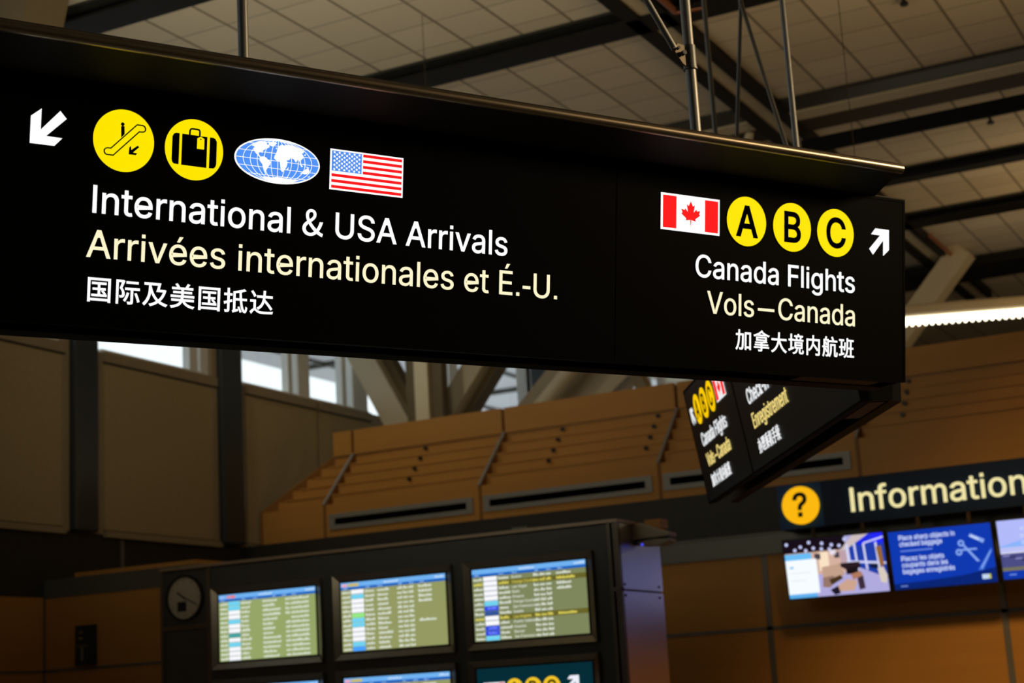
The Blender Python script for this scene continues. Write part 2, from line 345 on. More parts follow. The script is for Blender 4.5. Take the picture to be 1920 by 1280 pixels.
# ------------------------------------------------------------------ lettering: outlines in units of 1/1000 cap height
GLYPH_DATA = """A943|32,0 396,1000 543,1000 910,0 777,0 564,595 519,732 456,940 482,940 418,729 374,595 167,0|216,279 216,391 727,391 727,279
B897|118,0 118,1000 474,1000 524,998 569,991 610,980 646,964 678,945 706,923 730,897 749,869 763,838 774,805 780,771 783,735 777,677 760,629 734,591 700,562 661,540 619,524 619,515 667,506 714,483 756,447 791,399 804,371 814,340 821,268 819,231 813,196 802,163 787,131 767,102 742,77 712,54 677,35 637,20 592,9 541,2 485,0|245,112 481,112 535,115 581,123 619,137 648,157 670,180 686,207 696,236 699,268 692,317 673,361 642,399 601,429 549,447 488,454 245,454|245,561 468,561 520,566 566,582 605,608 635,642 654,683 660,732 658,763 649,793 635,819 614,843 588,863 556,877 517,885 472,888 245,888
C1003|526,-13 463,-10 403,2 347,22 295,49 248,83 205,125 168,172 137,227 112,287 94,352 83,423 79,499 83,576 94,647 112,713 137,773 168,827 205,875 248,916 295,951 347,978 403,998 463,1010 526,1013 599,1008 669,991 733,964 790,926 840,879 880,822 910,758 930,685 803,685 788,733 765,776 737,812 702,842 663,866 620,883 574,893 526,896 481,893 438,884 398,870 361,850 326,824 296,793 269,757 246,715 227,669 214,617 206,561 203,499 206,438 214,382 227,331 246,284 269,243 296,207 327,176 361,150 399,130 439,116 481,107 526,104 574,107 620,118 663,135 702,158 737,188 765,225 788,267 803,315 930,315 911,243 881,178 840,122 791,74 734,37 669,9 600,-8
D987|430,0 189,0 189,112 422,112 481,115 534,124 582,138 625,159 663,185 695,216 723,252 745,293 762,339 775,389 782,443 785,502 782,560 775,614 762,663 745,709 723,749 696,785 665,816 628,842 587,862 541,876 490,885 434,888 183,888 183,1000 443,1000 513,996 579,985 638,966 693,940 742,907 785,868 821,821 852,769 876,710 894,646 904,577 907,502 904,427 893,357 876,292 852,233 821,180 783,134 739,94 689,60 633,34 571,15 504,4|245,1000 245,0 118,0 118,1000
E823|118,0 118,1000 732,1000 732,888 245,888 245,562 699,562 699,450 245,450 245,112 738,112 738,0
F806|118,0 118,1000 726,1000 726,888 245,888 245,547 681,547 681,435 245,435 245,0
G1023|528,-13 463,-10 403,2 346,22 294,49 246,84 204,125 167,173 136,227 111,287 93,353 83,423 79,499 83,576 93,647 111,713 136,773 167,827 203,875 245,916 293,951 344,978 400,998 458,1010 521,1013 597,1008 669,990 735,961 793,922 842,874 883,818 913,755 932,685 802,685 784,732 761,773 733,809 700,839 662,864 620,882 573,892 521,896 478,893 436,884 397,870 360,850 326,824 295,793 269,757 246,715 227,669 214,617 206,561 203,499 206,438 214,382 227,331 246,285 269,243 296,207 327,176 362,150 400,130 440,116 483,107 528,104 569,106 608,113 644,124 678,140 708,160 735,183 759,211 779,242 795,277 806,314 813,355 815,398 854,391 556,391 556,503 940,503 940,393 936,334 926,278 910,226 886,179 857,135 823,97 784,65 740,37 692,15 641,-1 586,-10
H1016|118,0 118,1000 245,1000 245,568 771,568 771,1000 898,1000 898,0 771,0 771,456 245,456 245,0
I363|118,0 118,1000 245,1000 245,0
J779|364,-13 301,-9 244,6 193,30 148,64 112,107 86,159 70,218 65,286 65,340 192,340 192,286 195,243 204,205 218,173 239,146 264,125 294,110 327,101 364,98 400,101 433,110 462,125 487,146 508,173 522,205 531,243 534,286 534,1000 661,1000 661,286 656,218 640,159 614,107 578,64 534,30 483,6 426,-9
K917|205,286 205,425 273,513 343,596 416,677 715,1000 881,1000 454,542 448,543|118,0 118,1000 245,1000 245,657 244,442 245,380 245,0|732,0 369,509 448,608 882,0
L772|118,0 118,1000 245,1000 245,112 710,112 710,0
M1235|118,0 118,1000 298,1000 545,368 565,312 588,241 612,165 632,96 604,96 625,162 649,238 672,311 693,368 936,1000 1116,1000 1116,0 991,0 991,572 992,643 993,725 995,812 997,899 1008,899 978,805 947,713 919,633 896,572 672,0 562,0 335,572 313,631 285,710 254,801 220,899 234,899 236,818 238,731 239,646 240,572 240,0
N1029|118,0 118,1000 268,1000 674,359 713,296 762,210 813,108 796,105 788,213 785,309 784,383 784,1000 911,1000 911,0 760,0 397,570 349,650 291,749 211,889 234,892 240,754 244,645 246,572 246,0
O1048|525,-13 462,-10 403,2 348,22 296,49 248,83 206,125 169,172 137,227 112,287 94,352 83,423 79,499 83,576 94,647 112,713 137,773 169,827 206,875 248,916 296,951 348,978 403,998 462,1010 525,1013 587,1010 647,998 702,978 754,951 802,916 844,875 880,827 912,773 937,713 955,647 966,576 969,499 966,423 955,352 937,287 912,227 880,172 844,125 802,83 754,49 702,22 647,2 587,-10|525,104 568,107 610,115 649,130 687,149 721,175 752,205 779,242 803,283 821,330 835,382 843,438 846,499 843,561 835,618 821,670 803,717 779,758 752,795 721,825 687,851 649,870 610,885 568,893 525,896 481,893 439,885 400,870 362,850 328,825 297,794 270,758 246,716 228,669 214,618 206,561 203,499 206,438 214,382 228,330 246,284 270,242 297,206 328,175 362,150 400,130 439,115 481,107
P874|118,0 118,1000 462,1000 518,997 568,990 613,976 653,958 689,935 719,909 745,879 766,845 782,808 794,769 801,727 803,683 801,640 794,598 782,559 766,522 745,488 719,457 689,430 653,407 613,389 568,376 518,368 462,365 215,365 215,477 457,477 528,483 558,492 584,503 626,535 655,577 672,627 677,683 672,740 655,789 626,831 584,862 527,882 456,889 245,889 245,0
Q1048|482,313 615,313 726,166 754,128 921,-94 788,-94 679,52 651,90|525,-13 462,-10 403,2 348,22 296,49 248,83 206,125 169,172 137,227 112,287 94,352 83,423 79,499 83,576 94,647 112,713 137,773 169,827 206,875 248,916 296,951 348,978 403,998 462,1010 525,1013 587,1010 647,998 702,978 754,951 802,916 844,875 880,827 912,773 937,713 955,647 966,576 969,499 966,423 955,352 937,287 912,227 880,172 844,125 802,83 754,49 702,22 647,2 587,-10|525,104 568,107 610,115 649,130 687,149 721,175 752,205 779,242 803,283 821,330 835,382 843,438 846,499 843,561 835,618 821,670 803,717 779,758 752,795 721,825 687,851 649,870 610,885 568,893 525,896 481,893 439,885 400,870 362,850 328,825 297,794 270,758 246,716 228,669 214,618 206,561 203,499 206,438 214,382 228,330 246,284 270,242 297,206 328,175 362,150 400,130 439,115 481,107
R883|118,0 118,1000 464,1000 519,998 569,990 614,978 655,960 690,939 721,913 746,884 767,851 784,815 795,777 802,736 805,692 802,648 795,607 784,569 767,534 746,501 721,473 690,448 654,427 614,410 569,398 519,391 464,389 189,389 189,501 459,501 530,507 585,524 627,553 656,591 673,637 679,692 673,748 656,796 627,835 585,864 529,882 458,889 245,889 245,0|694,0 452,450 595,450 841,0
S878|440,-17 387,-15 338,-9 293,3 251,18 213,38 179,61 150,88 126,118 105,152 90,188 80,227 75,268 205,268 217,216 243,172 280,139 327,115 381,101 440,97 504,102 562,118 610,145 648,181 671,224 679,274 673,317 653,352 622,379 582,402 481,437 361,470 303,489 251,512 207,538 169,568 140,603 119,641 106,684 102,732 105,773 113,811 127,847 147,880 172,910 201,936 234,959 270,979 311,994 353,1005 399,1011 446,1013 495,1011 540,1005 582,994 621,978 657,959 689,936 717,911 741,882 761,850 775,817 784,781 788,743 663,743 656,778 642,810 621,837 594,860 562,878 526,891 486,899 442,901 382,896 329,880 285,855 253,822 233,783 226,738 234,692 244,673 257,656 292,627 333,606 417,577 519,549 612,518 660,496 705,467 744,432 776,388 796,336 803,272 800,233 792,195 779,159 760,125 736,94 707,66 674,42 636,21 593,4 546,-8 495,-15
T882|62,888 62,1000 819,1000 819,888 505,888 505,0 379,0 379,888
U1017|509,-16 452,-13 398,-5 349,10 303,30 261,55 225,85 193,119 166,157 145,199 130,243 121,290 118,340 118,1000 244,1000 244,350 252,282 262,251 277,222 294,195 315,172 340,151 368,134 399,119 433,109 509,101 585,109 619,119 650,134 678,151 702,172 723,195 740,222 764,282 772,350 772,1000 899,1000 899,340 896,290 887,243 871,199 850,157 824,119 792,85 756,55 714,30 669,10 619,-5 566,-13
V943|401,0 32,1000 166,1000 378,405 423,270 487,60 461,60 525,271 569,405 776,1000 910,1000 546,0
W1349|305,0 32,1000 162,1000 321,385 345,286 367,184 387,78 372,78 393,184 415,286 440,385 602,1000 746,1000 907,385 933,286 956,184 977,78 960,78 981,184 1003,286 1028,385 1186,1000 1316,1000 1042,0 895,0 723,635 691,769 660,934 687,934 658,776 625,635 453,0
X932|36,0 427,559 427,464 58,1000 205,1000 350,787 401,710 439,647 479,574 456,574 495,646 534,710 587,787 734,1000 877,1000 509,470 509,564 896,0 750,0 574,254 528,324 491,384 453,454 481,454 443,386 405,326 357,254 180,0
Y928|400,0 400,409 32,1000 179,1000 378,677 437,574 491,453 440,453 494,576 551,677 749,1000 895,1000 527,409 527,0
Z862|82,0 82,91 538,757 602,846 670,935 684,893 561,889 438,888 79,888 79,1000 780,1000 780,907 332,253 263,158 191,65 177,107 299,111 421,112 785,112 785,0
a765|314,-17 247,-10 186,10 134,42 94,88 79,115 68,144 62,177 60,212 66,270 85,316 114,352 152,380 197,400 246,414 350,432 459,446 496,452 521,462 537,477 542,501 542,505 537,547 524,583 502,612 471,633 432,646 385,650 335,646 293,634 259,615 231,591 211,565 197,538 81,572 112,633 154,680 205,715 261,738 321,751 381,756 423,753 470,746 517,731 562,708 602,675 634,630 646,602 655,570 662,494 662,0 544,0 544,102 536,102 519,76 495,48 464,23 423,2 374,-12|335,89 397,96 448,115 488,145 518,183 536,226 542,271 542,373 530,365 510,358 455,346 394,337 345,330 264,312 230,296 203,274 186,244 181,206 185,171 200,142 224,119 255,103 292,93
b834|451,-16 389,-10 339,7 300,33 271,61 232,115 220,115 220,0 103,0 103,1000 223,1000 223,628 232,628 270,680 299,708 337,733 387,750 450,756 496,753 538,744 578,729 615,709 649,683 679,652 705,616 727,575 744,530 757,481 765,428 767,371 765,314 757,261 745,212 727,166 705,125 679,89 650,58 616,32 579,11 539,-4 496,-13|433,92 466,94 497,101 524,113 549,129 591,172 621,229 639,297 645,372 639,447 621,513 591,569 550,612 525,628 497,639 466,646 433,648 400,646 369,640 342,629 317,613 276,572 246,517 228,450 221,372 228,294 246,226 276,170 296,147 318,128 343,112 370,101 400,94
c778|407,-16 358,-13 312,-4 269,11 230,32 193,59 161,90 134,126 110,167 91,212 78,261 70,313 67,368 70,425 78,478 91,527 110,572 134,613 161,649 193,681 230,707 269,729 312,744 358,753 407,756 461,752 511,741 558,724 600,700 637,669 668,633 693,591 711,544 595,515 585,543 571,568 553,591 531,611 505,627 476,639 443,646 407,648 372,646 340,639 311,627 285,610 243,565 213,508 195,441 189,368 195,297 213,231 243,174 285,130 311,113 340,101 372,94 407,91 444,94 477,101 506,114 532,130 555,150 573,174 588,201 598,230 713,201 696,153 671,110 639,73 602,42 559,17 512,-1 461,-12
d834|384,-16 339,-13 296,-4 256,11 219,32 185,58 155,89 129,125 107,166 90,212 77,261 70,314 67,371 70,428 77,481 90,530 108,575 130,616 156,652 186,683 220,709 257,729 297,744 339,753 385,756 448,750 497,733 536,708 565,680 602,628 611,628 611,1000 731,1000 731,0 615,0 615,115 603,115 564,61 534,33 496,7 446,-10|402,92 435,94 465,101 492,112 517,128 539,147 559,170 589,226 607,294 613,372 607,450 589,517 559,572 540,594 518,613 493,629 465,640 435,646 402,648 368,646 337,639 309,628 284,612 243,569 213,513 195,447 189,372 195,297 213,229 243,172 263,149 285,129 310,113 338,101 369,94
e794|417,-16 364,-13 316,-4 271,11 230,32 193,59 161,90 133,126 109,167 91,212 78,260 70,312 67,367 70,423 78,475 91,524 109,569 132,611 159,647 190,679 226,706 266,728 308,743 354,753 403,756 464,751 522,735 578,709 628,670 670,619 702,554 723,475 730,381 730,333 147,333 147,434 664,434 609,397 603,467 585,528 556,578 516,617 492,631 465,641 403,649 341,641 313,630 288,616 245,578 214,530 195,474 189,415 189,349 196,273 217,209 251,158 273,138 297,121 353,98 417,91 460,94 499,104 532,120 561,143 584,172 601,207 717,179 694,124 659,77 612,38 555,9 490,-10
f499|448,746 448,643 13,643 13,746|158,0 158,848 166,907 175,932 188,955 222,993 266,1020 316,1036 368,1042 437,1036 477,1024 447,921 422,928 383,932 336,925 318,916 303,904 285,870 279,823 279,0
g836|407,-296 330,-291 263,-274 207,-249 162,-216 126,-178 99,-136 199,-80 239,-130 267,-154 303,-173 349,-187 407,-191 450,-189 489,-180 524,-167 555,-148 580,-123 598,-92 608,-55 612,-11 612,134 602,134 563,82 534,54 496,31 446,15 383,9 339,12 298,20 259,34 221,52 187,76 157,105 131,139 108,177 90,220 77,268 70,320 67,376 70,432 77,484 90,532 108,577 130,617 157,652 187,683 221,709 258,729 298,744 340,753 385,756 448,750 498,733 537,708 566,680 605,627 615,627 615,746 732,746 732,-17 729,-64 721,-106 708,-143 689,-177 665,-205 637,-230 606,-251 571,-267 493,-289|403,116 466,124 493,134 518,148 540,165 559,186 590,238 608,302 614,379 608,454 590,519 560,573 519,614 494,629 466,640 436,646 403,648 369,646 338,639 310,628 285,612 243,570 213,516 195,451 189,379 195,305 214,241 244,188 286,149 311,135 339,124 369,118
h806|223,446 223,0 103,0 103,1000 223,1000 223,565 201,565 220,613 243,653 269,686 299,712 332,731 368,745 406,753 447,756 518,748 550,738 580,724 607,707 631,685 652,660 670,631 684,597 694,560 702,472 702,0 582,0 582,462 579,504 571,540 556,572 537,598 512,620 483,635 450,644 413,647 362,641 316,624 278,595 248,556 230,506
i328|103,0 103,746 223,746 223,0|104,875 104,1000 224,1000 224,875
j328|103,746 223,746 223,-59 218,-123 200,-178 169,-222 127,-254 73,-274 7,-281 -19,-281 -19,-170 4,-170 49,-163 66,-154 80,-141 97,-106 103,-57|104,875 104,1000 224,1000 224,875
k748|216,268 216,416 237,416 559,746 708,746 362,392 348,392|103,0 103,1000 223,1000 223,0|578,0 291,365 376,450 732,0
l328|103,0 103,1000 223,1000 223,0
m1199|103,0 103,746 220,746 221,581 211,581 231,635 260,680 297,715 338,739 384,754 431,759 470,756 506,747 537,731 565,709 588,682 607,652 621,617 631,579 614,579 633,631 663,674 702,710 748,737 801,754 858,759 921,752 977,731 1003,715 1025,695 1063,646 1077,615 1087,581 1095,501 1095,0 974,0 974,499 972,536 963,568 949,594 929,615 905,630 880,641 852,647 823,650 776,644 736,629 703,603 679,570 664,531 659,486 659,0 539,0 539,511 536,540 529,567 516,591 497,611 475,628 450,640 422,647 392,650 350,645 310,629 275,604 247,568 229,523 223,468 223,0
n805|223,446 223,0 103,0 103,746 219,746 220,565 201,565 220,613 243,653 269,686 299,712 332,731 368,745 406,753 447,756 518,748 550,738 580,724 607,707 631,685 652,660 669,631 684,597 694,560 700,518 702,472 702,0 582,0 582,462 579,504 571,540 556,572 537,598 512,620 483,635 450,644 413,647 362,641 316,624 278,595 248,556 230,506
o816|407,-16 358,-13 312,-4 269,11 230,32 193,59 161,90 134,126 110,167 91,212 78,261 70,313 67,368 70,425 78,478 91,527 110,572 134,613 161,649 193,681 230,707 269,729 312,744 358,753 407,756 457,753 504,744 547,729 587,707 623,681 655,649 683,613 706,572 725,527 738,478 746,425 749,368 746,313 738,261 725,212 706,167 683,126 655,90 623,59 587,32 547,11 504,-4 457,-13|407,91 443,94 476,101 505,113 531,130 574,174 604,231 622,297 628,368 622,441 604,507 574,565 554,589 531,610 505,627 476,639 443,646 407,648 372,646 340,639 311,627 285,610 243,565 213,508 195,441 189,368 195,297 213,231 243,174 285,130 311,113 340,101 372,94
p834|103,-281 103,746 220,746 220,628 232,628 270,680 299,708 337,733 387,750 450,756 496,753 538,744 578,729 615,709 649,683 679,652 705,616 727,575 744,530 757,481 765,428 767,371 765,314 757,261 745,212 727,166 705,125 679,89 650,58 616,32 579,11 539,-4 496,-13 451,-16 389,-10 339,7 301,33 271,61 232,115 223,115 223,-281|433,92 466,94 497,101 524,113 549,129 591,172 621,229 639,297 645,372 639,447 621,513 591,569 550,612 525,628 497,639 466,646 433,648 400,646 369,640 342,629 317,613 276,572 246,517 228,450 221,372 228,294 246,226 276,170 296,147 318,128 343,112 370,101 400,94
q834|731,-281 611,-281 611,115 602,115 564,61 534,33 496,7 446,-10 384,-16 339,-13 296,-4 256,11 219,32 185,58 155,89 129,125 107,166 90,212 77,261 70,314 67,371 70,428 77,481 90,530 108,575 130,616 156,652 186,683 220,709 257,729 297,744 339,753 385,756 448,750 497,733 536,708 565,680 603,628 615,628 615,746 731,746|402,92 435,94 465,101 492,112 517,128 539,147 559,170 589,226 607,294 613,372 607,450 589,517 559,572 540,594 518,613 493,629 465,640 435,646 402,648 368,646 337,639 309,628 284,612 243,569 213,513 195,447 189,372 195,297 213,229 243,172 263,149 285,129 310,113 338,101 369,94
r509|103,0 103,746 219,746 219,631 227,631 239,658 255,682 276,703 300,722 327,737 355,748 386,754 419,756 451,756 479,754 479,634 452,638 407,640 357,635 313,618 276,592 247,557 229,515 223,466 223,0
s717|358,-16 285,-10 220,7 166,35 121,74 89,125 70,185 185,209 194,181 207,156 224,135 244,118 268,106 294,97 356,89 393,91 426,98 455,108 481,122 501,140 515,159 524,180 527,202 520,238 499,267 465,289 417,305 293,334 246,348 205,365 170,385 142,409 120,436 104,467 95,501 92,538 94,570 101,599 112,626 128,652 170,695 226,728 293,749 368,756 439,750 499,732 548,704 588,667 617,622 637,570 527,545 508,585 477,620 456,635 431,645 402,652 368,654 307,646 281,636 257,623 238,606 224,588 216,567 213,545 221,507 244,478 282,456 338,438 451,411 499,398 540,381 574,360 602,337 623,310 639,280 648,246 651,209 649,177 642,147 630,119 614,93 594,68 570,47 511,13 439,-9
t447|401,746 401,643 13,643 13,746|128,926 248,926 248,192 253,150 267,120 294,104 335,98 364,100 397,105 419,3 377,-5 331,-8 285,-5 245,4 210,20 181,42 158,69 141,102 131,140 128,183
u806|358,-10 288,-2 256,7 226,21 199,39 175,60 154,86 136,115 122,149 111,186 105,228 103,273 103,746 223,746 223,283 226,242 235,206 249,174 269,147 294,126 323,111 356,102 393,99 444,104 490,122 528,151 557,190 576,240 582,300 582,746 702,746 702,0 586,0 586,181 604,181 585,132 562,92 535,59 505,33 472,14 437,1 399,-7
v765|319,0 34,746 166,746 325,305 367,171 404,41 362,41 399,171 440,305 599,746 730,746 445,0
w1115|270,0 44,746 171,746 262,420 302,268 344,81 324,81 365,265 405,420 495,746 622,746 711,420 750,267 791,81 769,81 812,266 852,420 944,746 1070,746 844,0 724,0 627,338 599,442 571,551 544,664 571,664 544,551 516,442 487,338 391,0
x744|41,0 337,429 336,336 56,746 197,746 290,601 352,498 407,405 345,405 398,498 458,601 554,746 691,746 410,332 410,421 703,0 564,0 454,168 393,267 340,357 402,357 351,267 291,168 180,0
y765|93,-272 121,-168 140,-172 174,-177 204,-175 231,-165 256,-145 278,-114 296,-70 319,-3 34,746 166,746 325,305 367,170 404,41 361,41 398,171 440,305 600,746 730,746 401,-114 376,-167 347,-210 313,-243 274,-267 230,-281 180,-285 127,-281
z748|82,0 82,90 499,628 499,635 94,635 94,746 654,746 654,650 248,118 248,111 666,111 666,0
0891|446,-13 392,-10 342,2 297,21 255,47 218,81 186,122 158,169 135,223 117,283 104,349 97,421 94,499 97,577 104,649 118,716 136,776 159,830 187,878 219,918 256,952 298,979 343,998 392,1010 446,1013 499,1010 548,998 594,979 635,952 672,918 704,878 732,830 755,776 773,716 786,649 794,577 797,499 794,421 786,349 773,283 755,223 732,169 705,122 673,81 636,47 594,21 549,2 499,-10|446,97 481,100 513,109 543,124 570,145 595,171 616,203 634,240 649,283 669,382 676,499 669,618 649,717 634,760 616,797 595,829 570,855 543,876 513,891 481,900 446,903 410,900 377,891 348,876 320,855 296,829 275,797 257,760 242,717 222,618 215,499 222,382 242,283 257,240 275,203 296,171 320,145 348,124 377,109 410,100
1891|150,0 150,107 768,107 768,0|542,1000 542,0 417,0 417,881 411,881 169,703 169,839 390,1000
2891|126,0 126,93 460,450 555,555 587,600 611,642 625,685 630,730 623,780 605,823 575,857 537,883 491,898 440,903 385,897 339,880 301,851 273,813 255,766 250,711 129,711 131,755 139,796 152,834 169,869 192,902 218,930 248,955 281,976 318,992 357,1004 398,1011 442,1013 486,1011 527,1004 565,992 601,976 634,956 663,932 688,905 710,875 727,842 739,808 747,771 749,732 744,677 729,624 702,569 660,508 602,437 525,353 300,119 300,111 765,111 765,0
3891|428,-13 341,-5 300,5 261,19 224,37 192,59 163,84 138,113 117,145 102,180 91,218 86,259 215,259 226,211 249,171 282,139 325,116 374,103 430,98 488,103 541,119 585,146 618,183 640,229 647,285 641,337 621,386 588,427 540,459 510,471 476,480 395,487 308,487 308,588 566,881 566,889 137,889 137,1000 732,1000 732,905 415,547 415,568 469,570 518,567 564,558 606,542 644,522 677,498 705,469 729,437 748,402 762,365 770,326 772,285 770,242 761,202 748,165 728,130 704,98 676,70 643,45 607,24 567,8 523,-4 477,-11
4891|78,207 78,311 485,1000 611,1000 213,326 213,319 812,319 812,207|554,0 554,238 554,287 554,624 674,624 674,0
5891|435,-13 391,-11 350,-5 312,6 275,22 242,41 212,64 186,89 163,118 144,150 130,183 122,219 117,256 240,256 250,213 271,175 302,143 341,118 385,103 435,98 492,105 543,127 585,160 617,205 638,258 644,319 637,380 616,435 583,480 540,515 488,537 428,544 378,540 329,528 285,508 252,483 132,497 189,1000 720,1000 720,889 296,889 263,593 268,593 305,619 349,639 399,651 451,656 517,649 578,631 632,601 678,561 716,511 745,454 763,390 768,321 766,274 758,229 744,188 725,149 702,113 674,81 642,54 607,30 568,11 526,-3 482,-11
6891|445,-13 400,-11 357,-3 317,10 280,29 245,52 215,79 189,111 166,146 148,185 135,227 127,271 125,318 133,392 157,470 201,560 270,669 496,1000 633,1000 297,513 286,513 302,541 324,565 352,587 385,603 421,614 462,617 506,615 547,608 585,596 621,579 653,558 681,533 706,504 727,471 743,435 755,396 762,354 764,309 762,263 754,221 741,180 723,143 700,108 674,78 643,51 609,28 572,10 532,-3 490,-11|445,95 500,102 548,123 587,156 618,199 637,251 644,309 637,368 618,419 587,462 548,494 500,515 445,521 390,515 342,495 302,463 271,420 252,370 246,311 252,252 271,200 302,156 342,123 390,102
7891|191,0 636,881 636,889 122,889 122,1000 768,1000 768,882 324,0
8891|445,-13 396,-11 350,-4 307,7 266,22 230,42 198,65 170,92 146,121 127,154 113,189 105,226 102,266 108,327 128,384 158,433 199,474 246,504 300,520 300,525 265,537 234,554 206,577 182,605 163,637 149,672 141,709 138,748 141,785 148,820 161,853 178,884 199,913 225,938 254,960 287,979 322,994 361,1005 402,1011 445,1013 488,1011 528,1005 566,994 602,979 634,960 663,938 689,913 710,884 728,853 740,820 748,785 750,748 748,709 739,672 726,638 706,605 683,577 655,554 625,537 591,525 591,520 643,504 690,474 730,433 761,384 781,327 788,266 785,226 777,189 763,154 744,121 720,92 692,65 659,42 623,22 583,7 540,-4 494,-11|445,97 507,102 560,118 603,145 635,180 655,223 662,272 655,325 634,371 600,409 556,438 504,456 445,462 385,456 333,438 289,409 255,371 234,325 227,272 233,223 253,180 285,145 329,118 382,102|445,569 495,574 539,590 576,616 604,650 622,691 628,738 622,785 605,826 577,859 541,884 496,899 445,904 393,899 349,884 312,859 284,826 267,785 261,738 267,691 284,650 312,616 349,590 394,574
9891|444,1013 490,1011 532,1003 572,990 610,971 644,948 674,921 701,889 723,854 741,815 754,773 762,729 764,682 756,608 733,530 688,440 619,331 394,0 256,0 593,487 604,487 588,459 565,435 537,413 505,397 468,386 428,383 384,385 343,392 305,404 269,421 237,442 209,467 184,496 163,529 146,565 134,604 127,646 125,691 127,737 135,780 148,820 166,858 189,892 216,922 246,949 280,972 318,990 357,1003 400,1011|444,905 390,898 342,877 302,844 272,801 253,749 246,691 253,632 272,581 302,538 342,506 390,485 444,479 499,485 548,505 588,537 618,580 637,631 644,689 637,748 618,800 588,844 548,877 500,898
&965|353,-18 437,-10 513,13 580,50 641,97 702,57 761,25 817,0 872,-18 905,86 861,100 815,121 718,181 773,262 820,349 860,442 892,539 776,539 750,456 717,379 679,309 636,244 566,306 498,375 436,449 382,525 464,587 536,654 565,691 588,731 602,774 607,821 604,863 594,901 578,934 555,963 527,986 494,1003 455,1014 411,1018 361,1013 317,1000 278,978 244,950 218,915 198,876 186,831 181,783 186,727 199,669 219,609 247,548 172,492 139,461 109,428 84,391 65,351 53,308 49,259 55,201 71,148 98,101 134,60 178,27 230,3 289,-12|559,162 515,129 468,104 419,88 368,82 328,85 290,95 257,111 227,132 204,159 186,190 174,226 171,266 173,294 180,321 207,372 248,418 297,461 354,381 418,304 487,230|336,607 300,698 291,742 288,784 297,842 307,867 321,888 339,906 360,919 385,928 412,930 435,928 455,921 471,910 484,896 501,861 506,819 503,787 492,757 476,729 455,703 401,654
.369|119,0 119,136 255,136 255,0
-480|60,322 420,322 420,438 60,438
—1340|190,325 1150,325 1150,438 190,438
?705|260,298 260,313 264,392 278,451 300,495 330,529 410,586 452,618 485,656 507,702 514,754 509,798 492,836 467,866 433,889 394,903 349,907 308,903 269,890 235,868 208,836 189,795 181,744 54,744 57,785 66,823 79,858 96,889 118,918 143,943 171,964 202,982 272,1005 349,1013 391,1011 431,1005 467,995 501,980 531,961 558,940 581,915 601,887 617,856 628,823 635,788 637,750 635,711 628,675 617,642 601,612 558,558 500,513 431,462 408,435 392,404 383,364 381,311 381,298|253,0 253,136 389,136 389,0
é794|417,-16 364,-13 316,-4 271,11 230,32 193,59 161,90 133,126 109,167 91,212 78,260 70,312 67,367 70,423 78,475 91,524 109,569 132,611 159,647 190,679 226,706 266,728 308,743 354,753 403,756 464,751 522,735 578,709 628,670 670,619 702,554 723,475 730,381 730,333 147,333 147,434 664,434 609,397 603,467 585,528 556,578 516,617 492,631 465,641 403,649 341,641 313,630 288,616 245,578 214,530 195,474 189,415 189,349 196,273 217,209 251,158 273,138 297,121 353,98 417,91 460,94 499,104 532,120 561,143 584,172 601,207 717,179 694,124 659,77 612,38 555,9 490,-10|348,843 442,1040 576,1040 446,843
É823|118,0 118,1000 732,1000 732,888 245,888 245,562 699,562 699,450 245,450 245,112 738,112 738,0|375,1097 469,1295 603,1295 474,1097
:369|119,0 119,136 255,136 255,0|119,532 119,668 255,668 255,532
国1000|638,345 698,283 745,222 801,255 753,314 691,374|246,211 246,142 837,142 837,211 571,211 571,393 789,393 789,463 571,463 571,618 815,618 815,690 261,690 261,618 495,618 495,463 291,463 291,393 495,393 495,211|93,857 93,-86 175,-86 175,-32 900,-32 900,-86 985,-86 985,857|175,43 175,781 900,781 900,43
际1000|498,823 498,747 969,747 969,823|836,350 907,175 935,90 953,17 1028,44 1008,116 979,200 905,372|526,369 501,283 469,201 431,126 389,61 454,19 496,88 536,170 571,259 599,352|93,859 93,-86 169,-86 169,786 327,786 239,542 288,480 319,422 334,369 338,322 333,278 325,260 315,248 299,241 280,238 216,239 232,203 237,168 313,169 345,176 372,189 393,210 407,239 415,275 417,316 413,368 397,425 367,486 317,551 374,690 428,831 371,862 358,859|452,566 452,489 681,489 681,17 677,3 662,-1 540,-1 556,-43 566,-84 661,-82 695,-77 722,-69 742,-56 755,-39 761,-15 763,16 763,489 1027,489 1027,566
及1000|97,847 97,766 287,766 287,677 280,519 269,434 249,345 218,256 174,167 115,81 38,-2 70,-34 98,-71 162,-4 216,66 259,138 294,211 320,284 340,357 354,429 363,499 410,391 465,293 529,204 602,125 532,80 458,41 380,11 299,-13 324,-47 345,-84 431,-56 514,-21 593,22 667,71 736,24 811,-16 894,-51 984,-79 1009,-39 1039,-3 953,21 874,51 802,86 735,127 815,214 883,315 938,433 980,567 926,589 911,585 704,585 764,847|669,179 616,230 567,286 524,346 485,411 450,480 420,554 371,713 371,766 664,766 631,629 596,509 877,509 839,411 791,324 734,246
美1000|749,910 706,831 655,754 370,754 410,773 370,840 315,910 244,879 291,818 328,754 106,754 106,682 496,682 496,594 158,594 158,524 496,524 496,432 60,432 60,360 487,360 472,277 88,277 88,204 448,204 427,164 399,129 364,97 321,69 268,44 205,22 131,4 44,-11 68,-46 85,-83 182,-64 266,-40 336,-12 394,20 442,57 481,99 511,145 535,196 569,141 610,91 657,48 710,11 769,-21 834,-47 906,-67 984,-83 1006,-44 1035,-9 963,2 896,18 835,37 779,62 730,90 686,123 648,161 616,204 1010,204 1010,277 558,277 571,360 1024,360 1024,432 578,432 578,524 925,524 925,594 578,594 578,682 973,682 973,754 745,754 833,884
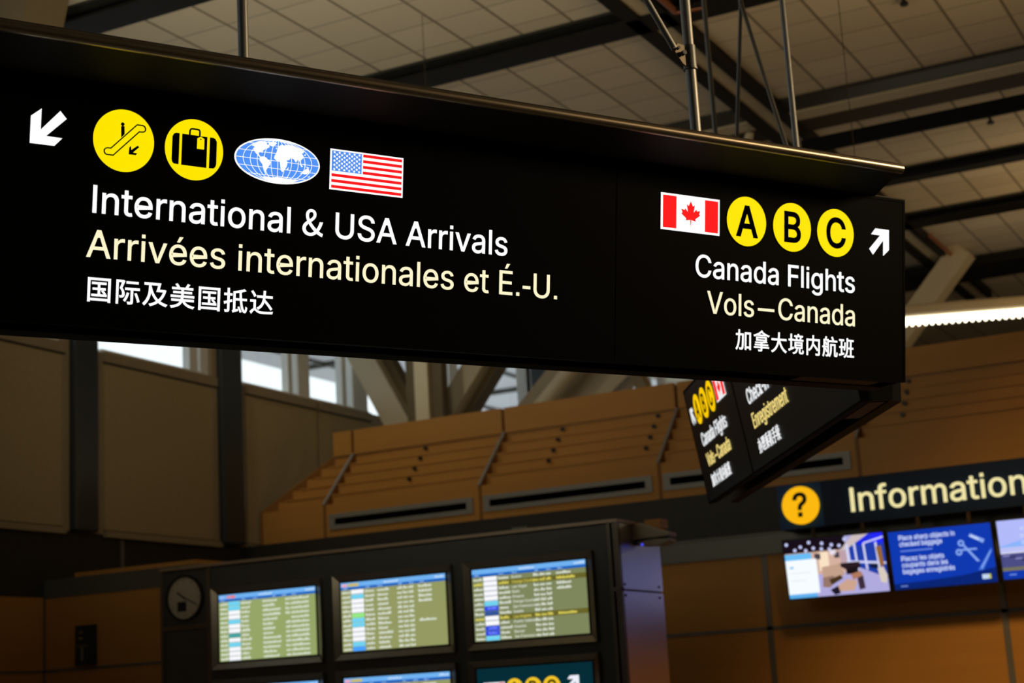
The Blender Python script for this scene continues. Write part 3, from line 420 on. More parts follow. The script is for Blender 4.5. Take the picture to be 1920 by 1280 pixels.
抵1000|641,141 696,32 735,-70 794,-50 753,50 696,157|190,904 190,688 52,688 52,610 190,610 190,377 37,333 58,251 190,294 190,15 185,0 171,-4 69,-4 84,-44 93,-83 178,-80 232,-67 249,-55 260,-38 266,-15 268,15 268,320 387,359 376,435 268,401 268,610 385,610 385,688 268,688 268,904|429,-86 480,-64 643,-14 641,53 523,24 523,424 732,424 762,220 782,134 806,60 834,1 866,-44 903,-71 944,-81 959,-79 974,-71 988,-58 1001,-37 1024,26 1042,127 1014,143 985,166 969,50 957,20 943,10 921,18 900,41 881,78 862,126 831,257 806,424 1019,424 1019,499 799,499 781,775 885,802 976,833 910,896 816,862 701,831 574,803 447,780 446,780 446,43 442,17 430,-1 401,-20|724,499 523,499 523,723 708,759
达1000|86,848 163,740 195,686 218,639 291,679 267,726 234,778 155,883|630,902 622,693 348,693 348,614 613,614 602,545 586,479 565,416 537,358 502,304 458,255 405,211 342,172 371,144 396,110 448,141 494,176 535,215 570,256 599,301 625,349 663,452 821,276 890,191 944,117 1012,169 949,252 868,348 684,540 695,614 1015,614 1015,693 704,693 713,902|282,503 51,503 51,426 202,426 202,140 164,120 123,90 39,5 94,-69 174,32 209,64 239,75 260,69 284,53 344,8 404,-24 472,-43 551,-52 646,-55 1014,-44 1024,-1 1039,41 853,26 648,20 561,22 485,30 419,46 362,74 282,134
加1000|616,772 616,-70 694,-70 694,10 903,10 903,-61 984,-61 984,772|694,87 694,693 903,693 903,87|210,891 209,700 57,700 57,622 207,622 195,425 183,333 167,247 144,166 114,93 76,27 30,-31 64,-57 93,-87 142,-23 183,49 215,130 240,217 259,311 272,410 286,622 449,622 434,181 423,76 408,28 393,14 372,11 255,15 272,-25 279,-66 350,-69 407,-66 447,-53 478,-24 490,-1 499,35 513,155 521,357 528,660 528,700 288,700 290,891
拿1000|285,555 788,555 788,482 285,482|208,609 208,428 868,428 868,609|847,404 706,386 530,372 338,364 147,361 162,306 499,316 499,256 125,256 125,197 499,197 499,133 67,133 67,72 499,72 499,-3 494,-19 476,-24 332,-23 359,-86 467,-85 535,-75 556,-66 569,-52 577,-32 579,-4 579,72 1012,72 1012,133 579,133 579,197 956,197 956,256 579,256 579,320 755,335 905,356|540,927 500,889 451,853 394,819 332,787 191,731 38,685 63,657 84,626 193,659 296,697 296,664 786,664 786,697 891,659 993,630 1015,664 1042,694 920,725 796,767 682,818 588,874 611,897|738,718 344,718 447,770 537,831 631,771
大1000|497,904 494,761 490,680 481,596 67,596 67,513 467,513 447,436 421,360 386,286 341,215 286,148 220,86 140,31 46,-17 81,-49 108,-84 200,-35 279,21 346,84 403,151 449,223 487,297 517,374 540,452 574,362 614,278 658,200 709,129 766,64 828,7 897,-43 972,-84 1000,-44 1032,-9 957,29 888,76 826,132 769,196 719,266 676,343 638,426 607,513 1015,513 1015,596 567,596 581,760 584,904
境1000|523,323 863,323 863,252 523,252|523,447 863,447 863,377 523,377|633,898 662,827 428,827 428,759 970,759 970,827 746,827 708,912|806,746 761,629 579,629 620,640 604,692 581,748 514,733 534,681 549,629 396,629 396,560 999,560 999,629 833,629 880,727|447,504 447,195 559,195 552,151 541,112 525,79 502,50 471,25 432,5 383,-13 322,-27 347,-57 364,-89 432,-70 488,-47 533,-20 568,12 595,49 614,91 627,140 636,195 734,195 734,36 740,-25 748,-41 760,-53 794,-67 834,-71 907,-71 942,-69 973,-64 997,-50 1013,-28 1022,14 1027,78 992,91 962,111 957,19 949,4 938,-4 901,-8 849,-8 819,-3 812,8 810,28 810,195 941,195 941,504|37,139 64,57 380,183 364,256 251,214 251,566 356,566 356,642 251,642 251,892 172,892 172,642 54,642 54,566 172,566 172,185
内1000|107,721 107,-88 186,-88 186,641 498,641 494,586 485,529 469,471 443,412 407,354 358,297 295,243 214,193 246,163 273,131 370,198 444,270 499,345 537,422 685,277 749,207 800,145 866,198 806,266 729,344 561,500 574,572 580,641 893,641 893,22 888,1 866,-5 695,-3 712,-44 723,-85 846,-84 891,-80 925,-72 948,-59 963,-40 971,-14 973,20 973,721 581,721 581,905 499,905 499,721
航1000|216,638 252,558 279,483 333,507 305,579 267,658|213,306 257,220 290,140 345,165 310,243 264,329|642,893 684,807 717,726 795,753 761,832 717,917|473,726 473,653 1023,653 1023,726|568,547 568,313 564,224 548,129 533,83 512,37 485,-6 449,-46 483,-67 512,-91 550,-47 580,1 603,52 620,104 639,211 643,311 643,475 829,475 829,53 833,-23 839,-42 849,-55 876,-70 906,-74 955,-74 983,-72 1007,-61 1023,-43 1034,-16 1043,116 1014,129 988,145 984,30 980,9 974,-1 953,-5 927,-5 917,-5 910,-1 904,47 904,547|373,710 373,435 190,435 190,710|43,435 43,369 119,369 116,262 106,151 81,43 62,-7 37,-54 70,-72 99,-94 126,-44 146,10 162,69 174,129 187,252 190,369 373,369 373,10 369,-3 355,-8 254,-8 269,-42 278,-78 359,-75 411,-64 426,-53 437,-37 442,-16 444,10 444,777 286,777 330,897 248,913 214,777 119,777 119,435
班1000|561,905 561,445 555,306 544,240 526,178 499,120 462,66 413,16 350,-29 401,-87 470,-37 524,19 565,79 595,145 615,214 627,287 633,365 635,445 635,905|405,682 403,579 396,482 381,395 355,325 414,283 431,321 444,363 461,459 468,565 471,675|677,436 677,363 795,363 795,28 586,28 586,-47 1035,-47 1035,28 872,28 872,363 997,363 997,436 872,436 872,757 1014,757 1014,831 658,831 658,757 795,757 795,436|33,80 48,3 373,85 364,158 241,128 241,405 346,405 346,478 241,478 241,752 362,752 362,826 45,826 45,752 167,752 167,478 60,478 60,405 167,405 167,110
办1000|197,533 170,459 136,381 95,307 48,242 123,199 168,268 208,346 243,427 270,503|838,518 909,341 937,254 955,180 1035,209 1015,283 986,369 913,543|419,904 419,717 419,707 94,707 94,626 417,626 411,545 397,462 375,377 341,291 293,207 230,125 148,47 45,-26 81,-56 111,-91 220,-11 307,74 374,164 424,257 460,351 483,445 497,537 503,626 723,626 711,368 697,191 679,83 668,50 656,31 637,18 610,15 544,16 444,22 463,-21 472,-65 569,-68 646,-66 673,-61 696,-53 717,-39 736,-19 751,6 764,43 784,166 799,366 813,662 814,707 505,707 505,716 505,904
理1000|513,582 678,582 678,443 513,443|748,582 913,582 913,443 748,443|513,785 678,785 678,648 513,648|748,785 913,785 913,648 748,648|343,24 343,-51 1042,-51 1042,24 754,24 754,172 1005,172 1005,246 754,246 754,373 990,373 990,856 439,856 439,373 671,373 671,246 426,246 426,172 671,172 671,24|38,108 58,26 393,138 379,217 261,177 261,445 370,445 370,521 261,521 261,757 386,757 386,832 50,832 50,757 183,757 183,521 60,521 60,445 183,445 183,152
乘1000|875,900 721,875 535,855 334,841 138,832 150,798 156,763 496,779 496,679 70,679 70,605 496,605 496,355 458,299 412,246 361,197 303,150 242,109 176,73 107,42 37,18 66,-14 91,-48 206,1 314,67 411,148 496,240 496,-85 580,-85 580,245 664,149 762,66 870,-3 927,-31 986,-54 1010,-18 1039,14 968,38 900,70 834,107 773,149 715,196 664,247 618,301 580,357 580,605 1008,605 1008,679 580,679 580,786 758,805 912,830|67,300 85,231 306,273 306,222 382,222 382,574 306,574 306,499 99,499 99,433 306,433 306,336|922,535 852,500 768,466 768,575 693,575 693,311 697,263 704,246 713,233 745,218 795,213 919,213 959,219 974,226 986,238 1003,275 1012,335 976,346 944,363 942,321 936,296 927,285 912,282 804,282 774,288 770,296 768,311 768,399 873,434 972,474
机1000|537,844 537,498 532,365 524,296 511,226 491,156 463,89 425,25 376,-34 409,-58 438,-86 490,-23 531,47 562,121 585,198 600,276 609,353 615,498 615,767 818,767 818,73 823,-20 831,-41 843,-55 871,-70 904,-75 959,-75 990,-72 1016,-60 1036,-38 1046,0 1055,168 1023,182 994,203 988,48 985,21 977,8 968,2 956,0 925,0 905,6 899,25 898,67 898,844|235,905 235,675 56,675 56,597 224,597 188,483 141,371 87,270 30,189 72,115 117,179 160,257 199,344 235,438 235,-85 314,-85 314,410 378,324 428,252 478,319 314,500 314,597 473,597 473,675 314,675 314,905
手1000|54,347 54,267 499,267 499,27 497,13 491,4 466,-3 265,-2 285,-42 300,-82 439,-80 488,-76 525,-68 551,-56 568,-37 579,-11 582,27 582,267 1027,267 1027,347 582,347 582,522 966,522 966,599 582,599 582,775 764,802 919,838 860,904 712,870 527,843 325,824 125,811 137,778 144,741 319,750 499,765 499,599 126,599 126,522 499,522 499,347
续1000|511,487 584,438 643,387 682,432 623,482 549,527|432,389 510,338 570,285 610,331 548,383 471,431|743,113 874,12 933,-41 979,-88 1031,-38 984,9 924,60 792,157|46,63 65,-13 389,111 376,178|432,639 432,569 917,569 870,442 934,425 973,519 1010,629 958,642 945,639 747,639 747,736 954,736 954,805 747,805 747,905 667,905 667,805 472,805 472,736 667,736 667,639|698,527 698,399 696,336 685,270 410,270 410,199 661,199 623,138 568,79 491,23 389,-28 415,-57 436,-88 501,-57 557,-24 605,10 645,46 678,83 706,122 744,199 1012,199 1012,270 763,270 772,335 774,397 774,527|66,456 107,468 232,486 169,394 127,338 84,288 66,273 50,265 73,196 95,208 141,224 382,292 377,360 190,314 301,470 401,640 337,677 274,556 145,543 239,699 281,784 319,871 249,903 211,805 168,714 102,595 70,549 55,535 41,528
欢1000|57,593 155,457 250,313 201,229 147,157 88,96 27,47 57,18 82,-14 141,35 197,93 249,159 296,235 342,152 377,79 442,133 398,219 339,318 380,416 414,524 442,641 462,768 413,785 399,781 54,781 54,708 377,708 361,624 341,544 289,396 202,520 114,637|589,904 570,788 543,679 507,582 460,500 526,454 553,500 578,551 620,668 929,668 907,584 883,512 947,491 986,602 1021,730 967,745 954,743 639,743 667,893|681,604 681,528 680,465 674,397 660,325 636,252 600,177 547,104 477,34 385,-32 416,-59 442,-88 502,-47 553,-4 597,41 635,86 666,133 691,181 727,276 771,159 798,106 829,58 863,15 901,-24 944,-58 991,-86 1017,-50 1046,-18 988,15 937,57 893,107 854,164 822,228 795,299 773,374 755,455 758,527 758,604
迎1000|73,792 178,719 263,647 316,703 229,772 123,841|270,528 52,528 52,453 192,453 192,108 156,88 119,60 42,-15 96,-85 174,9 209,39 239,50 260,44 285,28 345,-13 404,-42 471,-60 549,-69 640,-72 842,-69 1012,-61 1021,-19 1036,23 844,8 642,2 558,4 484,12 419,28 361,55 308,90 270,113|669,826 669,52 744,52 744,755 917,755 917,269 913,256 901,252 797,252 812,217 822,182 905,184 957,195 974,206 985,222 991,242 993,268 993,826|370,169 432,198 649,273 643,345 459,289 459,758 566,800 663,848 604,907 504,851 384,801 384,318 378,286 365,261 347,242 331,231 353,201"""
GLYPHS = {}
for _line in GLYPH_DATA.split('\n'):
    _a, *_ps = _line[1:].split('|')
    GLYPHS[_line[0]] = (int(_a), [[tuple(map(int, q.split(','))) for q in p.split()] for p in _ps if p])

def text_geo(s, cap, weight=0.0, depth=0.002, xs=1.0, track=0.0):
    """(verts, faces, width): a solid line of text on the x axis, cap height = cap"""
    cu = bpy.data.curves.new('line', 'CURVE'); cu.dimensions = '2D'; cu.fill_mode = 'BOTH'
    k = cap/1000.0; x = 0.0; lo = 1e9; hi = -1e9
    for ch in s:
        if ch == ' ':
            x += 375*xs; continue
        adv, polys = GLYPHS[ch]
        for p in polys:
            sp = cu.splines.new('POLY'); sp.points.add(len(p)-1)
            for i, (a, b) in enumerate(p):
                px = x+a*xs; lo = min(lo, px); hi = max(hi, px)
                sp.points[i].co = (px*k, b*k, 0, 1)
            sp.use_cyclic_u = True
        x += adv*xs+track
    cu.extrude = depth/2
    o = bpy.data.objects.new('line', cu); COL.objects.link(o)
    me = o.to_mesh()
    vs = [(v.co.x-lo*k, v.co.y, v.co.z) for v in me.vertices]
    fs = [tuple(p.vertices) for p in me.polygons]
    o.to_mesh_clear()
    # heavier weight: a thin border along every outline edge
    off = weight*cap
    if off > 0:
        for sp in cu.splines:
            pts = [Vector((p.co.x-lo*k, p.co.y)) for p in sp.points]; n = len(pts)
            for i in range(n):
                p, q = pts[i], pts[(i+1) % n]
                d = q-p
                if d.length < 1e-7: continue
                d.normalize(); t = Vector((-d.y, d.x))*off
                e = []
                for v0, v1, v2 in ((pts[i-1], p, q), (p, q, pts[(i+2) % n])):
                    d0 = v1-v0; d1 = v2-v1
                    turn = d0.angle(d1, 0) if d0.length > 1e-7 and d1.length > 1e-7 else 0
                    e.append(off if turn > 0.8 else off*0.25)
                j = len(vs)
                for c in (p-d*e[0]+t, p-d*e[0]-t, q+d*e[1]-t, q+d*e[1]+t):
                    vs.append((c.x, c.y, depth/2))
                fs.append((j, j+1, j+2, j+3))
    bpy.data.objects.remove(o); bpy.data.curves.remove(cu)
    return vs, fs, (hi-lo)*k

def add_text(mb, s, a, b, cap, m, width=None, align='L', weight=0.0, depth=0.002, w=0.001, xs=1.0, track=0.0):
    """line of text in mb's frame: baseline starts (or ends, align R / C) at (a, b); width stretches it to fit"""
    vs, fs, wd = text_geo(s, cap, weight, depth, xs, track)
    f = width/wd if width else 1.0
    wd *= f
    a0 = a - (wd if align == 'R' else wd/2 if align == 'C' else 0)
    mb.add([mb.fr.P(a0+x*f, b+y, w+z) for x, y, z in vs], fs, m)
    return a0, a0+wd

# ================================================================== the hall: floor, ceiling, walls
CEIL = 8.65
XL = -13.84                          # plane of the beige wall on the left
MB().box(-16, 16, -14, 40.2, -0.2, 0.0, M['floor']).build('floor', kind='structure')
MB().box(XL-0.2, -6.16, -14, 40.2, CEIL, CEIL+0.15, M['tiles_w']).build('ceiling', kind='structure')
MB().box(-6.16, 16, -14, 40.2, CEIL, CEIL+0.15, M['tiles_e']).build('ceiling', kind='structure')
MB().box(-14, 16, -14.2, -14, 0, CEIL, M['plaster']).build('wall_behind', kind='structure')
MB().box(16, 16.2, -14, 40.2, 0, CEIL, M['plaster']).build('wall_right', kind='structure')
MB().box(-9.5, 16, 40, 40.2, 0, CEIL, M['beige']).build('wall_back', kind='structure')
MB().box(-9.6, -9.4, 26.3, 40, 0, CEIL, M['beige']).build('wall_back_return', kind='structure')

# left upper wall of beige panels
wl = MB()
wl.box(XL-0.2, XL, -14, 26, 3.95, 6.24, M['trim_tan'])
for y0, y1 in ((-3.0, 2.9), (2.95, 8.9), (8.95, 15.12), (15.83, 18.15), (18.78, 20.52), (20.62, 22.05)):
    wl.box(XL, XL+0.03, y0, y1, 4.0, 6.10, M['beige_wall'])
    wl.box(XL, XL+0.05, y0, y1, 6.11, 6.24, M['trim_tan'])
    wl.box(XL, XL+0.045, y0, y1, 6.085, 6.11, M['joint'])
    wl.box(XL, XL+0.06, y0, y1, 3.91, 3.985, M['trim_tan'])
    wl.box(XL, XL+0.035, y0, y1, 3.985, 4.0, M['joint'])
wl.build('wall_left', kind='structure')
MB().box(XL-0.25, XL-0.02, -14, 19.0, 3.40, 3.955, M['fascia']).build('trim_1', kind='structure')
tm = MB()
for y in (16.16, 18.95):
    tm.box(XL-0.02, XL+0.005, y, y+0.05, 3.41, 3.90, M['greyseam'])
tm.build('trim_2', kind='structure')

# left lower wall and the block that carries the display cabinet
lw = MB()
lw.box(XL-0.2, XL, -14, 14.8, 0, 3.15, M['wood'])
lw.box(XL-0.2, XL+0.01, -14, 14.8, 3.15, 3.40, M['fascia'])
lw.box(XL-0.2, XL-0.005, 14.8, 19.2, 0, 3.45, M['fascia'])
lw.box(XL, XL+0.006, -14, 14.8, 2.285, 2.31, M['greyseam'])
lw.build('wall_left_lower', kind='structure')
bw = MB()
bw.box(XL, -11.62, 14.8, 18.5, 0, 3.13, M['wood'])
bw.box(XL, -11.61, 14.79, 18.5, 3.13, 3.345, M['greyband'])
bw.box(-13.37, -11.62, 14.8, 18.5, 3.345, 3.395, M['wood'])
bw.box(XL+0.0, -11.62, 14.793, 14.8, 2.285, 2.32, M['greyseam'])
bw.box(XL+0.0, XL+0.03, 14.793, 14.8, 0, 3.13, M['greyseam'])
bw.build('wall_front_block', kind='structure')

# right lower wall
rw = MB()
rw.box(-11.62, 16, 18.5, 18.7, 0, 3.15, M['wood'])
rw.box(-11.62, 16, 18.48, 18.7, 3.15, 3.38, M['greyband'])
rw.box(-11.62, 16, 18.46, 18.7, 3.375, 3.395, M['greyseam'])
rw.box(-11.62, 16, 18.46, 18.7, 3.14, 3.16, M['greyseam'])
rw.box(XL, 16, 18.72, 18.9, 3.38, 3.95, M['fascia'])
rw.box(-11.62, 16, 18.492, 18.5, 2.285, 2.325, M['greyseam'])
for x in (-8.83, -6.316, -3.67, -1.1, 1.4):
    rw.box(x-0.035, x+0.035, 18.492, 18.5, 0, 3.14, M['greyseam'])
rw.build('wall_front', kind='structure')

# charcoal columns against the beige wall
def column(y0, y1, label):
    t = thing('steel_column', label, 'column', (XL+0.1, (y0+y1)/2, 3.95), group='charcoal wall columns')
    MB().box(XL-0.02, XL+0.13, y0, y1, 3.95, CEIL, M['column']).build('column_shaft', t, bevel=0.03)
    MB().box(XL-0.05, XL+0.04, y0-0.12, y0-0.01, 3.95, CEIL, M['trim_tan']).build('edge_strip', t)
    return t
p = XL+0.11
column(onx(139.4, 800, p).y, onx(184.5, 800, p).y, 'wide charcoal steel column at left in front of the beige wall, nearer of the two')
column(onx(417.5, 840, p).y, onx(456.5, 840, p).y, 'charcoal steel column on the beige wall close to the wood bulkhead corner')

# ------------------------------------------------------------------ windows above the beige wall and at the back
def window(name, pts_fr, a0, a1, b0, b1, mull, rails=()):
    """frame bars around and between panes in the plane of pts_fr"""
    f = MB(pts_fr)
    f.rect(a0, b0, a1, b0+0.05, -0.05, 0.05, M['white_frame']); f.rect(a0, b1-0.08, a1, b1, -0.05, 0.05, M['white_frame'])
    for a, w in mull:
        f.rect(a-w/2, b0, a+w/2, b1, -0.06, 0.06, M['white_frame'])
    for r in rails:
        f.rect(a0, r-0.04, a1, r+0.04, -0.05, 0.05, M['white_frame'])
    root = f.build(name, kind='structure')
    MB(pts_fr).rect(a0, b0, a1, b1, -0.006, 0.006, M['glass']).build('pane', root)
    return root
LW = Frame((XL-0.08, 0, 0), (0, 1, 0), (0, 0, 1), (1, 0, 0))
window('window_1', LW, 15.85, 18.2, 6.24, CEIL-0.02, [(17.68, 0.17), (17.95, 0.24)])
window('window_2', LW, 18.75, 20.55, 6.24, CEIL-0.02, [(19.95, 0.10), (20.3, 0.30)])
window('window_3', LW, 20.56, 22.1, 6.24, CEIL-0.02, [(21.4, 0.12), (21.85, 0.42)])
window('window_4', LW, 22.1, 26.0, 5.9, CEIL-0.02, [(22.75, 0.12), (23.7, 0.3), (24.9, 0.3)], rails=(6.12,))
window('window_5', LW, 9.0, 15.3, 6.24, CEIL-0.02, [(9.0, 0.2), (12.0, 0.2), (15.0, 0.10), (15.25, 0.2)])
window('window_6', LW, 3.0, 8.9, 6.24, CEIL-0.02, [(3.0, 0.2), (6.0, 0.2)])
window('window_7', LW, -12.0, 2.9, 6.24, CEIL-0.02, [(-12, 0.2), (-9.0, 0.2), (-6, 0.2), (-3, 0.2), (0, 0.2)])
BW = Frame((0, 26.0, 0), (1, 0, 0), (0, 0, 1), (0, -1, 0))
window('window_8', BW, XL, -9.4, 3.5, CEIL-0.02,
       [(-12.9, 0.12), (-12.2, 0.3), (ony(985, 730, 26).x, 0.27), (ony(1172, 715, 26).x, 0.12), (ony(1208, 715, 26).x, 0.22), (ony(1240, 715, 26).x, 0.12), (-9.55, 0.3)])
xa = ony(996, 720, 25.9).x
MB().box(xa, xa+0.45, 25.9, 25.94, 3.5, CEIL-0.02, M['column']).build('trim_3', kind='structure')
MB().box(XL-0.2, -9.4, 25.9, 26.1, 0, 3.5, M['plaster']).build('wall_back_left', kind='structure')

# outside: canopy over the kerb and paving, open overcast sky beyond
MB().box(-29.5, XL-0.6, -16, 60, 12.2, 12.5, M['canopy_out']).build('outside_canopy', kind='structure')
MB().box(XL-0.6, -5, 27.0, 60, 12.2, 12.5, M['canopy_out']).build('outside_canopy', kind='structure')
ct = MB()
for y in range(-14, 60, 4):
    ct.box(-29.5, XL-0.7, y, y+0.12, 12.05, 12.2, M['steel_lit'])
for x in (-28, -24.5, -21, -17.5):
    ct.box(x, x+0.1, -16, 60, 12.1, 12.2, M['steel_lit'])
ct.build('outside_canopy_ribs', kind='structure')
MB().box(-80, XL-0.3, -60, 100, -0.3, -0.1, M['asphalt']).build('outside_ground', kind='structure')

# ------------------------------------------------------------------ ceiling steelwork
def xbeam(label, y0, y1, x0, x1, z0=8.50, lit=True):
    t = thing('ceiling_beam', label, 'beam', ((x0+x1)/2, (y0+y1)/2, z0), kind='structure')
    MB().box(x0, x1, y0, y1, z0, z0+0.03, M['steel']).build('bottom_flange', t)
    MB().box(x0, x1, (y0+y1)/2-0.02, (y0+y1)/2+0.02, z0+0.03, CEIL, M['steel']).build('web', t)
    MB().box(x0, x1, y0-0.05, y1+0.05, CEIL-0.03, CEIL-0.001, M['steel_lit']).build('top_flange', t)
    return t
def yb(y, z): return y*(z-1.65)/7.0      # moves a ceiling-plane reading down to height z
for label, a, b in (('black ceiling beam over the top left corner', 12.10, 12.50),
                    ('black ceiling beam crossing the tiles above the long sign', 15.46, 15.86),
                    ('thin black ceiling beam right of the canopy tip', 22.95, 23.22),
                    ('thin black ceiling beam far right above the light strip', 25.36, 25.80)):
    xbeam(label, yb(a, 8.5), yb(b, 8.5), XL, 12)
t = thing('ceiling_beam', 'deep stepped ceiling beam behind the hanger poles, dark and tan bands', 'beam', (0, 19.3, 8.3), kind='structure')
MB().box(XL, 12, 18.72, 19.12, 8.60, CEIL-0.001, M['steel_lit']).build('flange', t)
MB().box(XL, 12, 19.12, 19.45, 8.58, CEIL-0.001, M['beige']).build('web', t)
MB().box(XL, 12, 19.44, 19.9, 8.57, CEIL-0.001, M['brown_steel']).build('flange', t)
t = thing('ceiling_beam', 'broad dark ceiling beam just above the glowing light strip', 'beam', (0, 29.5, 8.3), kind='structure')
MB().box(XL, 12, 28.4, 28.95, 8.58, CEIL-0.001, M['steel_lit']).build('flange', t)
MB().box(XL, 12, yb(28.9, 8.45), yb(30.1, 8.45), 8.45, 8.58, M['steel']).build('bottom_flange', t)
# free hanging black channel at the right
hz1 = (ony(1508, 261.7, 19.2).z+ony(1920, 175, 19.2).z)/2; hz0 = (ony(1550, 282.8, 19.2).z+ony(1920, 205.5, 19.2).z)/2+0.02
MB().box(-5.6, 9, 19.2, 19.28, hz0, hz1, M['matte_black']).build('hanging_channel', None,
    'black flat channel hung below the ceiling right of the poles', 'channel')
# paired channels running away from the viewer
t = thing('ceiling_channel', 'tan ceiling channel between two black rails running away behind the poles', 'channel', (-5.93, 20, 8.45), kind='structure')
MB().box(-6.0, -5.79, 11, 31, 8.55, CEIL-0.001, M['beige']).build('channel_web', t)
MB().box(-6.16, -6.0, 11, 31, 8.50, CEIL-0.001, M['steel']).build('rail', t)
MB().box(-5.79, -5.69, 11, 31, 8.50, CEIL-0.001, M['steel']).build('rail', t)
t = thing('ceiling_channel', 'dark ceiling channel at the top left corner beside a beige strut', 'channel', (-11, 11, 8.45), kind='structure')
MB().box(-11.15, -10.85, 4, 12.2, 8.52, CEIL-0.001, M['steel']).build('rail', t)
MB().box(-11.65, -11.15, 12.2, 12.6, 8.5, CEIL-0.001, M['steel']).build('rail', t)
# copper pipe tucked beside the channel
M['copper'] = mat('copper_pipe', (0.42, 0.16, 0.08, 1), 0.4, 0.6, noise=0.1)
MB().path([Vector((-5.62, 11.0, 8.52)), Vector((-5.62, 15.2, 8.52)), Vector((-5.3, 15.25, 8.52))], 0.035, M['copper']).build(
    'pipe', None, 'thin copper coloured pipe along the ceiling channel above the thickest pole', 'pipe')
MB().path([Vector((-5.60, 25.9, 8.52)), Vector((-5.60, 28.2, 8.52))], 0.035, M['copper']).build(
    'pipe', None, 'thin copper coloured pipe on the ceiling right of the big sign corner', 'pipe')
# ceiling sprinklers
for px, py, lab in ((1695, 5, 'small dark sprinkler on the ceiling at the top edge of the photo'), (1857, 228, 'small dark sprinkler on the ceiling below the black hanging channel')):
    c = onz(px, py, CEIL-0.05)
    s_ = MB(); s_.tube(c+Vector((0, 0, 0.05)), c, 0.02, M['bolt'], 12); s_.tube(c, c-Vector((0, 0, 0.03)), 0.045, M['bolt'], 12)
    s_.build('sprinkler', None, lab, 'sprinkler', 'ceiling sprinklers')

M['post_paint'] = mat('pale_post_paint', (0.80, 0.70, 0.48, 1), 0.6, noise=0.05)
# ------------------------------------------------------------------ struts of the roof trees
def strut(name, p, q, w, d, label, cat='strut', group=None, m='beige', web=0.0):
    t = thing(name, label, cat, p, group)
    MB().beam(p, q, w, d, (0, -1, 0.01), M[m]).build('strut_shaft', t)
    if web:
        o = Vector((web, 0.16, 0))
        MB().beam(Vector(p)+o, Vector(q)+o, w*0.7, d*0.7, (0, -1, 0.01), M['umber']).build('web', t)  # darker board put in for the strut's shadow side
    dv = (Vector(q)-Vector(p)).normalized()
    MB().beam(Vector(p)-dv*0.06, Vector(p)+dv*0.12, w*1.15, d*1.15, (0, -1, 0.01), M['trim_tan']).build('end_plate', t)
    return t
YS = 21.6
def through(a, b, z0, z1, Y):
    """line through two sighted points in the plane y = Y, extended between heights z0 and z1"""
    A = ony(a[0], a[1], Y); B = ony(b[0], b[1], Y); d = B-A
    return A+d*((z0-A.z)/d.z), A+d*((z1-A.z)/d.z)
p, q = through((748, 782), (692, 680), 5.2, 8.6, YS)
strut('roof_strut', p, q, 0.40, 0.38, 'broad beige roof strut leaning left from behind the wood bulkhead', group='roof tree struts', web=0.22)
p, q = through((845, 775), (893, 695), 5.2, 8.6, YS+0.3)
strut('roof_strut', p, q, 0.32, 0.42, 'beige roof strut leaning right from the bulkhead beside the upright post', group='roof tree struts', web=0.20)
xp = ony(809, 740, YS-0.15).x
t = thing('roof_post', 'pale upright post between the two leaning struts above the bulkhead', 'post', (xp, YS, 0), 'roof tree struts')
MB().box(xp-0.115, xp+0.115, YS-0.45, YS-0.38, 0, CEIL, M['post_paint']).build('front_flange', t)
MB().box(xp-0.30, xp+0.32, YS-0.38, YS-0.2, 0, CEIL, M['umber']).build('web', t)  # darker board put in for the post's shadow sides
p, q = through((1022, 752), (1066, 698), 5.2, 8.6, YS)
MB().tube(p, q, 0.12, M['beige'], 24).build('roof_pipe_strut', None, 'round beige tube strut rising right above the bulkhead middle', 'strut', 'roof tree struts', smooth=True)
p, q = through((1104, 745), (1150, 698), 5.2, 8.6, YS+1.2)
strut('roof_strut', p, q, 0.62, 0.5, 'wide brown box strut just right of the round tube strut', group='roof tree struts')
p, q = through((1000, 757), (1046, 700), 5.2, 8.6, YS+0.5)
strut('roof_strut', p, q, 0.18, 0.4, 'narrow dark strut just left of the round tube strut', group='roof tree struts', m='trim_tan')
p, q = through((1212, 735), (1196, 705), 5.2, 8.6, YS+1.0)
strut('roof_strut', p, q, 0.16, 0.3, 'short dark strut leaning left near the small angled sign', group='roof tree struts', m='trim_tan')
p, q = through((30, 150), (57, 22), 4.6, 8.6, 11.0)
strut('roof_strut', p, q, 0.40, 0.5, 'broad tan roof strut at the top left corner of the photo', group='roof tree struts', m='umber')
p, q = through((1712, 600), (1770, 520), 5.2, 8.6, 27.5)
strut('roof_strut', p, q, 0.36, 0.4, 'tan brace above the light strip beside the big sign edge', group='roof tree struts')
p, q = through((1395, 330), (1470, 205), 6.9, 8.6, 21.0)
strut('roof_strut', p, q, 0.20, 0.25, 'tan strut rising between the hanger poles behind the canopy', group='roof tree struts')
pa = [onp(x, y, Vector((0, 19.5, 0)), Vector((0, 1, 0))) for x, y in ((1404, 130), (1406, 190), (1409, 235), (1403, 262), (1385, 300))]
MB().path(pa, 0.055, M['beige']).build('drain_pipe', None, 'curved pale drain pipe between the hanger poles behind the canopy', 'pipe', smooth=True)

